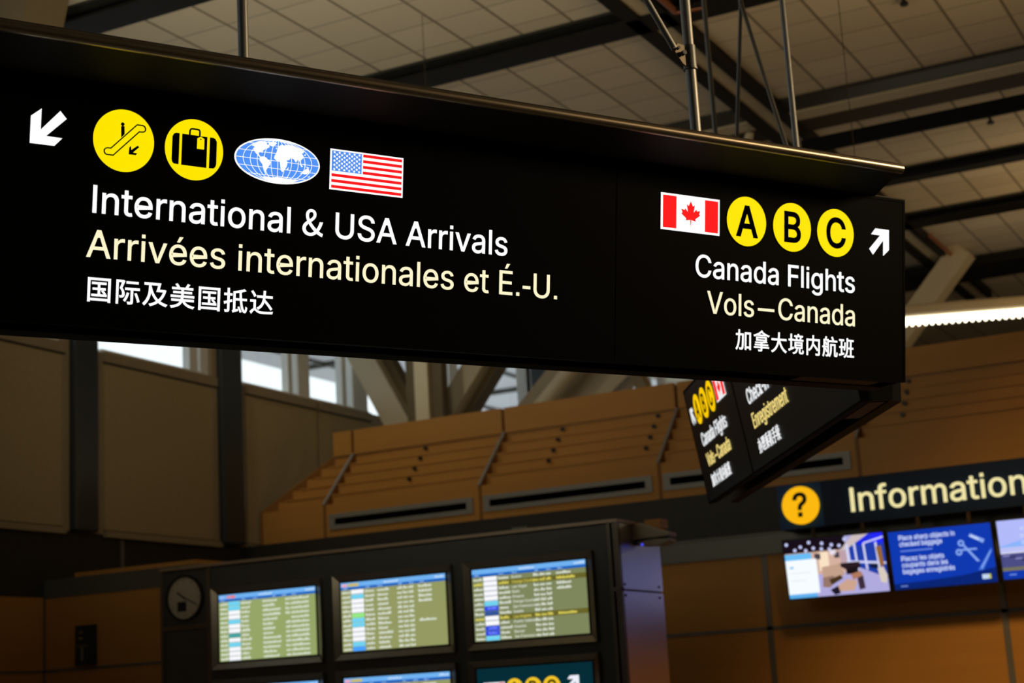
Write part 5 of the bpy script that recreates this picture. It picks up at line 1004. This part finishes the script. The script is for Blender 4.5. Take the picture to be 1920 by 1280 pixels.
MB().box(-6.10, -6.078, YC+0.02, 14.79, 2.59, 3.185, M['cab_side']).build('side_panel', cab)
for z in (2.53, 2.63):
    for y in (13.9, 14.7):
        MB().tube((-6.08, y, z), (-6.070, y, z), 0.012, M['bolt'], 10).build('side_screw', cab)

G = {}
def gl(r, g, b, s=1.0):
    k = (r, g, b, s)
    if k not in G: G[k] = glow('screen_%d_%d_%d' % (r, g, b), r, g, b, s)
    return G[k]
def monitor_shell(fr, x0, z0, label, group):
    """bezel ring and screen of one monitor; outer size 1.335 x 0.815, lower left corner at x0, z0"""
    w, h = 1.335, 0.815
    t = thing('flight_monitor', label, 'monitor', fr.P(x0+w/2, z0, 0), group)
    i = 0.058
    P = fr.P
    b = MB(fr)
    out = [(x0, z0), (x0+w, z0), (x0+w, z0+h), (x0, z0+h)]
    inn = [(x0+i, z0+i), (x0+w-i, z0+i), (x0+w-i, z0+h-i), (x0+i, z0+h-i)]
    vs = [P(a, c, 0.012) for a, c in out]+[P(a, c, 0.050) for a, c in out]+[P(a, c, 0.018) for a, c in inn]
    fs = []
    for k in range(4):
        j = (k+1) % 4
        fs += [(k, j, 4+j, 4+k), (4+k, 4+j, 8+j, 8+k)]
    fs.append((3, 2, 1, 0))
    b.add(vs, fs, M['bezel']); b.build('bezel', t)
    MB(fr).rect(x0+i, z0+i, x0+w-i, z0+h-i, 0.013, 0.0165, M['bezel_dark']).build('inner_bezel', t)
    m = 0.078
    return t, Frame(P(x0+m, z0+h-m+0.004, 0.017), fr.x, -fr.y, fr.z), w-2*m, h-2*m+0.004
ROWC = random.Random(3)
def word(m, fr_w, H, s0, s1, t0, th, mm, d0=0.0012, rr=None):
    """soft illegible word: a row of letter-sized blocks between s0 and s1"""
    rr = rr or ROWC
    x = s0; pitch = 0.0115
    while x < s1-0.004:
        hh = th*rr.choice((0.62, 0.62, 0.8, 1.0, 0.62))
        m.rect(x*fr_w, (t0+th-hh)*H, (x+pitch*0.82)*fr_w, (t0+th)*H, d0, d0+0.0004, mm)
        x += pitch
def fids(fr, x0, z0, label, bg, hl, logos, style, cities, group='flight monitors in the display cabinet', flag=None):
    t, sf, w, h = monitor_shell(fr, x0, z0, label, group)
    m = MB(sf); m.rect(0, 0, w, h, 0, 0.0006, gl(*bg)); m.rect(0, 0, w, 0.068*h, 0.0006, 0.0010, gl(112, 178, 242)); m.rect(0, 0.068*h, w, 0.105*h, 0.0006, 0.0010, gl(24, 96, 190))
    wt = gl(222, 228, 214); yl = gl(226, 214, 96)
    def col(k):
        return m
    head = gl(196, 222, 250)
    word(col('screen_title'), w, h, 0.42, 0.56, 0.018, 0.034, head); word(col('screen_clock_text'), w, h, 0.90, 0.985, 0.016, 0.036, head)
    fx = col('header_flag_text')
    if flag == 'two':
        fx.rect(0.01*w, 0.02*h, 0.06*w, 0.058*h, 0.001, 0.0014, gl(150, 190, 246)); fx.rect(0.085*w, 0.02*h, 0.12*w, 0.056*h, 0.001, 0.0014, gl(236, 130, 140)); fx.rect(0.125*w, 0.02*h, 0.175*w, 0.056*h, 0.001, 0.0014, gl(240, 120, 120))
    elif flag == 'one':
        fx.rect(0.01*w, 0.02*h, 0.06*w, 0.062*h, 0.001, 0.0014, gl(240, 168, 190)); fx.rect(0.07*w, 0.018*h, 0.175*w, 0.06*h, 0.001, 0.0014, gl(206, 186, 96))
    for c in ((0.02, 0.06), (0.24, 0.28), (0.36, 0.41), (0.56, 0.59), (0.66, 0.70), (0.76, 0.80)):
        word(col('heading_text'), w, h, c[0], c[1], 0.076, 0.02, gl(150, 190, 240))
    rh = (1-0.108)/13
    for i in range(13):
        t0 = 0.108+i*rh; a = t0+rh*0.20; th = rh*0.58
        special = hl and i in hl
        mm = yl if special else wt
        if special: m.rect(0.225*w, t0*h, w, (t0+rh)*h, 0.0006, 0.0009, gl(104, 100, 40))
        word(col('time_text'), w, h, 0.012, 0.085, a, th, mm)
        lc = logos[i]; hb = m
        hb.rect(0.10*w, (t0+0.004)*h, 0.222*w, (t0+rh-0.002)*h, 0.0006, 0.0010, gl(*lc))
        if lc == (250, 250, 255): hb.rect(0.10*w, (t0+rh-0.012)*h, 0.222*w, (t0+rh-0.004)*h, 0.0010, 0.0012, gl(190, 200, 220))
        elif lc[2] > 180 and lc[0] < 60: word(hb, w, h, 0.125, 0.20, a, th*0.8, gl(120, 140, 255))
        elif lc == (120, 216, 244): hb.rect(0.10*w, (t0+rh*0.55)*h, 0.222*w, (t0+rh*0.68)*h, 0.0010, 0.0012, gl(90, 196, 236))
        word(col('flight_text'), w, h, 0.235, 0.235+ROWC.choice((0.075, 0.09, 0.105)), a, th, mm)
        if style == 'arrivals':
            word(col('city_text'), w, h, 0.46, 0.46+0.1+ROWC.random()*0.09, a, th, mm)
            if i != 4: word(col('gate_text'), w, h, 0.695, 0.735, a, th, wt)
            word(col('remark_text'), w, h, 0.75, 0.93, a, th, wt)
        else:
            cx = 0.355
            if cities:
                cap = th*h*0.9
                fl = Frame(sf.P(cx*w, (a+th)*h, 0), sf.x, -sf.y, sf.z)
                lm = MB(fl); add_text(lm, cities[i], 0, 0, cap, mm, weight=0.02, depth=0.0005, w=0.0013)
                col('city_text').add(lm.v, lm.f, mm)
            else:
                word(col('city_text'), w, h, cx, cx+0.09+ROWC.random()*0.045, a, th, wt)
            for g0 in (0.545, 0.60, 0.655): word(col('gate_text'), w, h, g0, g0+0.043, a, th, mm)
            if i < 4 or special or (not cities and i == 7):
                word(col('remark_text'), w, h, 0.745, 0.745+(0.155 if special or i == 7 else 0.12), a, th, mm)
    m.build('screen', t, label='lit olive screen with blue header and rows of flights')
    return t
WH = (250, 250, 255); CY = (120, 216, 244); RB = (40, 70, 226); NV = (48, 84, 150)
L1 = [CY, CY, WH, WH, CY, WH, WH, (70, 160, 160), WH, CY, WH, WH, WH]
L2 = [WH, CY, WH, WH, WH, (150, 232, 130), CY, CY, WH, WH, WH, CY, (70, 160, 255)]
L3 = [WH, WH, WH, WH, WH, CY, RB, NV, WH, WH, RB, RB, CY]
CITY = ['Boston', 'Orange County', 'Las Vegas', 'Delhi', 'Phoenix', 'Orange County', 'San Francisco', 'Seattle', 'Los Angeles', 'Puerto Vallarta', 'Houston', 'Denver', 'San Francisco']
MZ, DZ = 2.138, -0.915
MX = (-10.605, -9.125, -7.655)
fids(CB, MX[0], MZ, 'upper flight monitor beside the clock, olive screen with blue header', (150, 166, 104), None, L1, 'arrivals', None, flag='two')
fids(CB, MX[1], MZ, 'upper middle flight monitor with a green cell in its airline column', (148, 154, 98), None, L2, 'departures', None, flag='one')
fids(CB, MX[2], MZ, 'upper flight monitor nearest the cabinet edge, two rows in yellow text', (126, 134, 92), (1, 8), L3, 'departures', CITY)
fids(CB, MX[0], MZ+DZ, 'lower flight monitor below the one beside the clock, mostly cut off', (150, 166, 104), None, L1, 'arrivals', None, flag='two')
fids(CB, MX[1], MZ+DZ, 'lower middle flight monitor, only its blue header in view', (148, 154, 98), None, L2, 'departures', None, flag='one')
t, sf, w, h = monitor_shell(CB, MX[2], MZ+DZ, 'lower monitor with a dark teal screen, gate letters A B C and an arrow', 'flight monitors in the display cabinet')
MB(sf).rect(0, 0, w, h, 0, 0.0006, gl(4, 44, 54)).build('screen', t)
EMS = dict(white=gl(238, 240, 250), yellow=gl(240, 196, 40), red=gl(255, 70, 74), ink=M['bezel_dark'])
TF = Frame(sf.P(0, 0, 0.0006), sf.x, -sf.y, sf.z)
canada_flag(TF, 0.06, -0.245, 0.225, 0.118, t, EMS, d=0.001)
for cx, ch in ((0.385, 'A'), (0.575, 'B'), (0.765, 'C')):
    gate_disc(TF, cx, -0.19, 0.088, ch, t, EMS, d=0.001)
m = MB(TF); m.prism([(0.985-x*0.115, -0.155-y*0.115) for x, y in ARROW], 0, 0.001, EMS['white']); m.build('arrow', t)

# clock in the cabinet's top corner
M['dial'] = mat('dull_ivory_dial', (0.45, 0.40, 0.30, 1), 0.5, noise=0.06)
CX, CZ, CR = -10.972, 2.889, 0.217
ck = thing('wall_clock', 'round ivory clock set in the top corner of the display cabinet', 'clock', CB.P(CX, CZ-CR, 0.0))
MB(CB).disc(CX, CZ, CR, CR, -0.009, 0.006, M['dial'], 64).build('dial', ck)
rim = lambda r: [(CX+r*math.cos(2*math.pi*i/64), CZ+r*math.sin(2*math.pi*i/64)) for i in range(64)]
MB(CB).ring(rim(CR+0.022), rim(CR-0.004), -0.009, 0.022, M['bezel_dark']).build('rim', ck)
m = MB(CB)
for k in range(12):
    a = k*math.pi/6
    cx, cz = CX+CR*0.83*math.sin(a), CZ+CR*0.83*math.cos(a)
    m.rect(cx-0.009, cz-0.014, cx+0.009, cz+0.014, 0.006, 0.008, M['trim_tan'])
m.build('hour_marks', ck)
MB(CB).stroke([(CX+0.012, CZ-0.010), (CX-0.10, CZ+0.066)], 0.016, 0.008, 0.011, M['bezel_dark']).build('hour_hand', ck)
MB(CB).stroke([(CX-0.015, CZ+0.01), (CX+0.155, CZ-0.075)], 0.010, 0.011, 0.014, M['bezel_dark']).build('minute_hand', ck)
MB(CB).disc(CX, CZ, 0.012, 0.012, 0.014, 0.018, M['bezel_dark'], 16).build('hub', ck)
MB(CB).rect(CX-0.095, CZ-0.135, CX+0.02, CZ-0.035, 0.006, 0.0075, M['bezel_dark']).build('dial_badge', ck)

# sensor unit on the cabinet's side, and the small orange block behind it
M['sensor'] = mat('pale_plastic', (0.42, 0.36, 0.27, 1), 0.45, noise=0.05)
a = ony(1192, 990, 14.25)
zt0 = a.z
su = thing('wall_sensor', 'pale wedge-shaped unit with a tiny blue light on the cabinet top corner', 'sensor', (-6.078, 14.25, zt0-0.22))
SF = Frame((-6.078, 14.25, zt0), (1, 0, 0), (0, 0, 1), (0, -1, 0))
MB(SF).prism([(-0.02, 0.02), (-0.02, -0.115), (0.36, -0.105), (0.365, -0.075), (0.30, -0.055), (0.08, 0.035)], -0.09, 0.09, M['sensor']).build('upper_shell', su, bevel=0.008)
MB(SF).prism([(0.02, -0.135), (0.06, -0.175), (0.25, -0.185), (0.36, -0.155), (0.36, -0.13), (0.20, -0.122)], -0.08, 0.08, M['sensor']).build('lower_blade', su, bevel=0.008)
MB(SF).rect(0.0, -0.16, 0.33, -0.10, -0.06, 0.06, M['bezel_dark']).build('core', su)
c = SF.P(0.085, -0.165, 0.082)
MB().tube(c, c+Vector((0, -0.006, 0)), 0.012, glow('lit_blue_led', 70, 80, 255, 1.0), 14).build('indicator_light', su)
MB().box(-6.06, -5.90, 14.42, 14.6, zt0+0.0, zt0+0.085, M['wood']).build('wood_block', None, 'small orange wood block just above the wedge-shaped unit', 'block')

# ================================================================== washroom sign on the left block
M['sign_green'] = mat('dark_green_sign', (0.010, 0.022, 0.016, 1), 0.5, noise=0.1)
M['sign_pale'] = mat('dull_cream_print', (0.26, 0.24, 0.18, 1), 0.6, noise=0.1)
ws = thing('pictogram_sign', 'small dark green sign with two pale pictograms on the dim wood wall', 'sign', (-13.17, 14.76, 2.33))
WF = Frame((-13.31, 14.79, 2.335), (1, 0, 0), (0, 0, 1), (0, -1, 0))
MB(WF).rect(0, 0, 0.28, 0.45, 0, 0.05, M['sign_green']).build('sign_box', ws)
m = MB(WF); m.disc(0.085, 0.35, 0.035, 0.035, 0.05, 0.052, M['sign_pale'], 20); m.rect(0.055, 0.29, 0.115, 0.36, 0.05, 0.052, M['sign_pale']); m.build('upper_pictogram', ws)
m = MB(WF); m.disc(0.10, 0.185, 0.018, 0.018, 0.05, 0.052, M['sign_pale'], 16); m.rect(0.085, 0.05, 0.118, 0.17, 0.05, 0.052, M['sign_pale']); m.build('lower_pictogram', ws)
MB(WF).rect(0.03, 0.222, 0.20, 0.228, 0.05, 0.052, M['sign_pale']).build('divider_line', ws)
MB(WF).rect(0.03, 0.208, 0.20, 0.213, 0.05, 0.052, M['sign_pale']).build('divider_line', ws)

# ================================================================== information sign
YI = 18.05
def sc(x, y, Y): return ony(x, y, Y)
a = sc(1457, 912, YI); b = sc(1464, 994, YI)
IX, IZ1, IZ0 = a.x, a.z, b.z
IFR = Frame((IX, YI, IZ0), (1, 0, 0), (0, 0, 1), (0, -1, 0)); IH = IZ1-IZ0
M['navy'] = mat('navy_sign_metal', (0.006, 0.018, 0.060, 1), 0.5, spec=0.15, noise=0.1)
M['navy2'] = mat('blue_sign_tile', (0.016, 0.065, 0.24, 1), 0.5, spec=0.15, noise=0.1)
inf = thing('information_sign', 'long navy sign box reading Information with a yellow question mark disc', 'sign', IFR.P(1.8, 0, -0.1))
MB(IFR).rect(0, 0, 4.2, IH, -0.42, 0, M['navy']).build('sign_box', inf)
qx = sc(1542.5, 945, YI).x-IX
MB(IFR).rect(0.0, 0.0, qx, IH, 0, 0.006, M['navy2']).build('disc_panel', inf)
qc = sc(1501, 947, YI-0.03)
o = MB(IFR).disc(qc.x-IX, qc.z-IZ0, 0.212, 0.212, 0.006, 0.045, glow('lit_amber', 252, 184, 14, 1.0), 64).build('question_disc', inf, 'raised amber disc')
m = MB(IFR); add_text(m, '?', qc.x-IX, qc.z-IZ0-0.122, 0.255, M['bezel_dark'], align='C', weight=0.035, depth=0.004, w=0.047); m.build('question_mark', o)
t0 = sc(1597.5, 959, YI-0.02); t1 = sc(1920, 925, YI-0.02)
tb = sc(1597, 914.5, YI-0.02)
m = MB(IFR); add_text(m, 'Information', t0.x-IX, t0.z-IZ0, tb.z-t0.z, glow('lit_cream_letters', 248, 236, 172, 0.92), weight=0.015, depth=0.03, w=0.016, width=(t1.x-t0.x)+0.03)
m.build('lettering', inf, 'raised cream letters')

# information desk screens
YSC = 18.0
def desk_screen(tl, tr, bl, label):
    A = ony(tl[0], tl[1], YSC-0.07); B = ony(tr[0], tr[1], YSC-0.07); Cc = ony(bl[0], bl[1], YSC)
    w = B.x-A.x; z1 = (A.z+B.z)/2; h = math.hypot(z1-Cc.z, 0.07)
    y_ax = Vector((0, 0.07, -(z1-Cc.z))).normalized()
    fr = Frame((A.x, YSC-0.07, z1), (1, 0, 0), y_ax, Vector((1, 0, 0)).cross(y_ax)*-1.0)
    if fr.z.y > 0: fr.z = -fr.z
    t = thing('information_screen', label, 'screen', fr.P(w/2, h, 0), 'wide screens under the information sign')
    MB(fr).rect(-0.018, -0.018, w+0.018, h+0.018, -0.09, -0.002, M['bezel_dark']).build('housing', t)
    for s in (0.28, 0.78):
        MB().box(A.x+w*s-0.02, A.x+w*s+0.02, YSC+0.06, YSC+0.10, z1-0.3, IZ0-0.004, M['brown_steel']).build('bracket', t)
    return t, fr, w, h
T1, fr, w, h = desk_screen((1468, 1014.5), (1654, 998.5), (1484, 1122.5), 'leftmost wide screen under the Information sign, showing a lounge photo and white card')
R = lambda m, s0, t0, s1, t1, c, d=0.001: m.rect(s0*w, t0*h, s1*w, t1*h, d-0.0006, d, gl(*c))
Pg = lambda m, pts, c, d=0.001: m.prism([(s*w, t*h) for s, t in pts], d-0.0006, d, gl(*c))
D = lambda m, s, t_, r, c, d=0.002: m.disc(s*w, t_*h, r*w, r*w*1.0, d-0.0006, d, gl(*c), 16)
m = MB(fr); R(m, 0, 0, 1, 1, (176, 170, 222), 0.0006); m.build('screen', T1)
m = MB(fr)
R(m, 0, 0, 0.62, 0.24, (22, 12, 24))
R(m, 0, 0.22, 0.70, 0.62, (214, 176, 160))
R(m, 0.34, 0.24, 0.44, 0.56, (250, 226, 196), 0.0016); R(m, 0.30, 0.26, 0.36, 0.36, (70, 62, 72), 0.0018); R(m, 0.50, 0.26, 0.55, 0.36, (70, 62, 72), 0.0018)
R(m, 0.46, 0.22, 0.52, 0.30, (236, 226, 240), 0.0018)
Pg(m, [(0.56, 0.24), (0.70, 0.0), (0.86, 0.0), (0.62, 0.24)], (206, 190, 190), 0.0022)
Pg(m, [(0.62, 0.24), (0.86, 0.0), (1, 0), (1, 0.78), (0.62, 0.46)], (30, 62, 170), 0.0014)
Pg(m, [(0.88, 0.0), (1, 0), (1, 0.18), (0.88, 0.16)], (34, 38, 252), 0.0020); Pg(m, [(0.76, 0.06), (0.87, 0.0), (0.87, 0.16), (0.74, 0.18)], (30, 40, 230), 0.0020)
for s0, s1 in ((0.62, 0.65), (0.70, 0.72), (0.79, 0.81), (0.91, 0.93)):
    Pg(m, [(s0, 0.16), (s1, 0.14), (s1+0.01, 0.62), (s0+0.01, 0.60)], (212, 214, 246), 0.0024)
Pg(m, [(0.62, 0.42), (1, 0.50), (1, 0.54), (0.62, 0.46)], (206, 208, 244), 0.0024)
Pg(m, [(0.80, 0.14), (1.0, 0.06), (1.0, 0.09), (0.80, 0.17)], (206, 208, 244), 0.0025)
Pg(m, [(0.84, 0.50), (0.93, 0.52), (0.93, 0.62), (0.84, 0.58)], (14, 26, 60), 0.0022)
Pg(m, [(0.55, 0.22), (0.63, 0.20), (0.63, 0.46), (0.56, 0.46)], (190, 160, 170), 0.0017)
Pg(m, [(0.92, 0.24), (0.97, 0.22), (0.98, 0.56), (0.94, 0.58)], (150, 100, 50), 0.0028)
Pg(m, [(0.91, 0.60), (0.97, 0.58), (1.0, 0.74), (0.98, 0.86), (0.93, 0.84)], (216, 204, 190), 0.0028)
for s, t_ in ((0.03, 0.06), (0.26, 0.055), (0.17, 0.12), (0.39, 0.09), (0.30, 0.16), (0.485, 0.13), (0.38, 0.185), (0.56, 0.155), (0.62, 0.055), (0.11, 0.17), (0.22, 0.19), (0.46, 0.20)):
    D(m, s, t_, 0.017, (200, 206, 250))
Pg(m, [(0.36, 0.50), (0.55, 0.46), (0.58, 0.66), (0.44, 0.80), (0.36, 0.80)], (196, 160, 138), 0.0026)
Pg(m, [(0.36, 0.68), (0.46, 0.66), (0.50, 0.74), (0.42, 0.86), (0.35, 0.84)], (150, 118, 104), 0.0028)
Pg(m, [(0.42, 0.72), (0.54, 0.66), (0.56, 0.72), (0.44, 0.82)], (70, 52, 30), 0.0030)
Pg(m, [(0.55, 0.46), (0.74, 0.46), (0.75, 0.56), (0.62, 0.60), (0.55, 0.52)], (40, 26, 34), 0.0030)
Pg(m, [(0.60, 0.56), (0.72, 0.54), (0.72, 0.66), (0.60, 0.66)], (24, 16, 22), 0.0030)
Pg(m, [(0.48, 0.86), (0.60, 0.74), (0.70, 0.78), (0.66, 0.94), (0.52, 0.94)], (206, 164, 142), 0.0030)
Pg(m, [(0.64, 0.66), (0.74, 0.62), (0.76, 0.70), (0.66, 0.76)], (176, 122, 96), 0.0032)
Pg(m, [(0.70, 0.72), (0.76, 0.70), (0.77, 0.92), (0.71, 0.94)], (60, 44, 60), 0.0029)
Pg(m, [(0.42, 0.90), (0.50, 0.84), (0.52, 0.97), (0.46, 0.99)], (30, 24, 40), 0.0031)
m.build('lounge_picture', T1)
m = MB(fr)
R(m, 0.0, 0.235, 0.27, 0.36, (104, 190, 246), 0.0040); R(m, 0.0, 0.34, 0.315, 0.93, (246, 252, 255), 0.0042); R(m, 0.0, 0.93, 0.285, 1.0, (92, 176, 240), 0.0040)
R(m, 0.04, 0.45, 0.075, 0.485, (120, 190, 236), 0.0046); R(m, 0.04, 0.56, 0.24, 0.572, (222, 232, 238), 0.0046); R(m, 0.04, 0.69, 0.19, 0.702, (222, 232, 238), 0.0046)
m.build('white_card', T1)
T2, fr, w, h = desk_screen((1664.5, 998.5), (1855.5, 979), (1679.5, 1106), 'middle blue screen under the Information sign, about sharp objects in checked baggage')
m = MB(fr); R(m, 0, 0, 1, 1, (10, 56, 176), 0.0006); m.build('screen', T2)
m = MB(fr); Pg(m, [(0, 0.90), (0.35, 0.88), (0.68, 0.84), (1, 0.75), (1, 1), (0, 1)], (4, 36, 118)); m.build('lower_band', T2)
tf = Frame(fr.o, fr.x, -fr.y, fr.z)
m = MB(tf); wc = gl(206, 220, 255)
cap = 0.082*h
for s, tt, wd in (('Place sharp objects in', 0.155, 0.55), ('checked baggage', 0.265, 0.42), ('Placez les objets', 0.515, 0.42), ('coupants dans les', 0.625, 0.45), ('bagages enregistrés', 0.735, 0.51)):
    add_text(m, s, 0.10*w, -tt*h, cap, wc, width=wd*w, weight=0.03, depth=0.0006, w=0.0014)
m.build('screen_lettering', T2)
m = MB(fr); R(m, 0.10, 0.335, 0.42, 0.355, (110, 144, 232)); m.build('divider_line', T2)
m = MB(fr); lb = (132, 168, 240); mb_ = (64, 110, 214)
circ = lambda s, t_, r: [(s*w+r*w*math.cos(2*math.pi*i/24), t_*h+r*w*math.sin(2*math.pi*i/24)) for i in range(24)]
m.ring(circ(0.70, 0.30, 0.032), circ(0.70, 0.30, 0.014), 0.0006, 0.0016, gl(*lb)); m.ring(circ(0.67, 0.45, 0.032), circ(0.67, 0.45, 0.014), 0.0006, 0.0016, gl(*lb))
Pg(m, [(0.71, 0.34), (0.73, 0.33), (0.86, 0.63), (0.83, 0.63)], lb, 0.0018); Pg(m, [(0.69, 0.43), (0.70, 0.40), (0.84, 0.40), (0.85, 0.43)], lb, 0.0020)
Pg(m, [(0.78, 0.19), (0.80, 0.15), (0.93, 0.27), (0.91, 0.33)], lb, 0.0018); Pg(m, [(0.79, 0.20), (0.805, 0.175), (0.88, 0.245), (0.87, 0.275)], (200, 216, 250), 0.0022)
Pg(m, [(0.83, 0.78), (0.86, 0.70), (0.98, 0.42), (0.99, 0.46), (0.88, 0.78)], mb_, 0.0018); Pg(m, [(0.86, 0.74), (0.97, 0.46), (0.975, 0.48), (0.87, 0.76)], lb, 0.0020)
m.build('sharp_objects_icon', T2)
m = MB(fr); R(m, 0.86, 0.855, 0.945, 0.935, (196, 218, 240), 0.0014); R(m, 0.925, 0.855, 0.945, 0.935, (190, 190, 70), 0.0018); m.build('corner_logo', T2)
m = MB(fr); R(m, 0.06, 0.935, 0.13, 0.955, (110, 140, 220), 0.0014); m.build('caption_text', T2)
T3, fr, w, h = desk_screen((1867.5, 977.5), (2058.5, 958), (1882.5, 1086.5), 'pale blue screen at the right edge of the photo, airport view with WELCOME text')
m = MB(fr); R(m, 0, 0, 1, 1, (178, 186, 250), 0.0006); m.build('screen', T3)
m = MB(fr)
Pg(m, [(0, 0.44), (0.35, 0.30), (1, 0.22), (1, 0.5), (0, 0.5)], (140, 180, 250)); R(m, 0, 0.46, 1, 0.56, (190, 194, 244), 0.0014); R(m, 0, 0.545, 1, 0.565, (226, 226, 250), 0.0018)
R(m, 0, 0.565, 1, 0.80, (74, 76, 132), 0.0016); R(m, 0, 0.80, 1, 0.86, (116, 114, 84), 0.0016); R(m, 0, 0.86, 1, 1.0, (12, 54, 172), 0.0016)
for i in range(16):
    s = 0.02+0.06*i; tt = 0.59+0.03*(i*7 % 6)
    R(m, s, tt, s+0.07, tt+0.018, ((150, 150, 208), (30, 32, 66))[i % 2], 0.0020)
R(m, 0.06, 0.915, 0.13, 0.935, (110, 150, 230), 0.0020)
m.build('airport_picture', T3)
tf = Frame(fr.o, fr.x, -fr.y, fr.z)
m = MB(tf)
for s, tt in (('WELCOME', 0.19), ('BIENVENUE', 0.31)):
    add_text(m, s, 0.22*w, -tt*h, 0.06*h, gl(214, 220, 255), weight=0.01, depth=0.0006, w=0.0016, track=120)
add_text(m, '欢迎', 0.22*w, -0.425*h, 0.075*h, gl(214, 220, 255), weight=0.01, depth=0.0006, w=0.0016)
m.build('screen_lettering', T3)
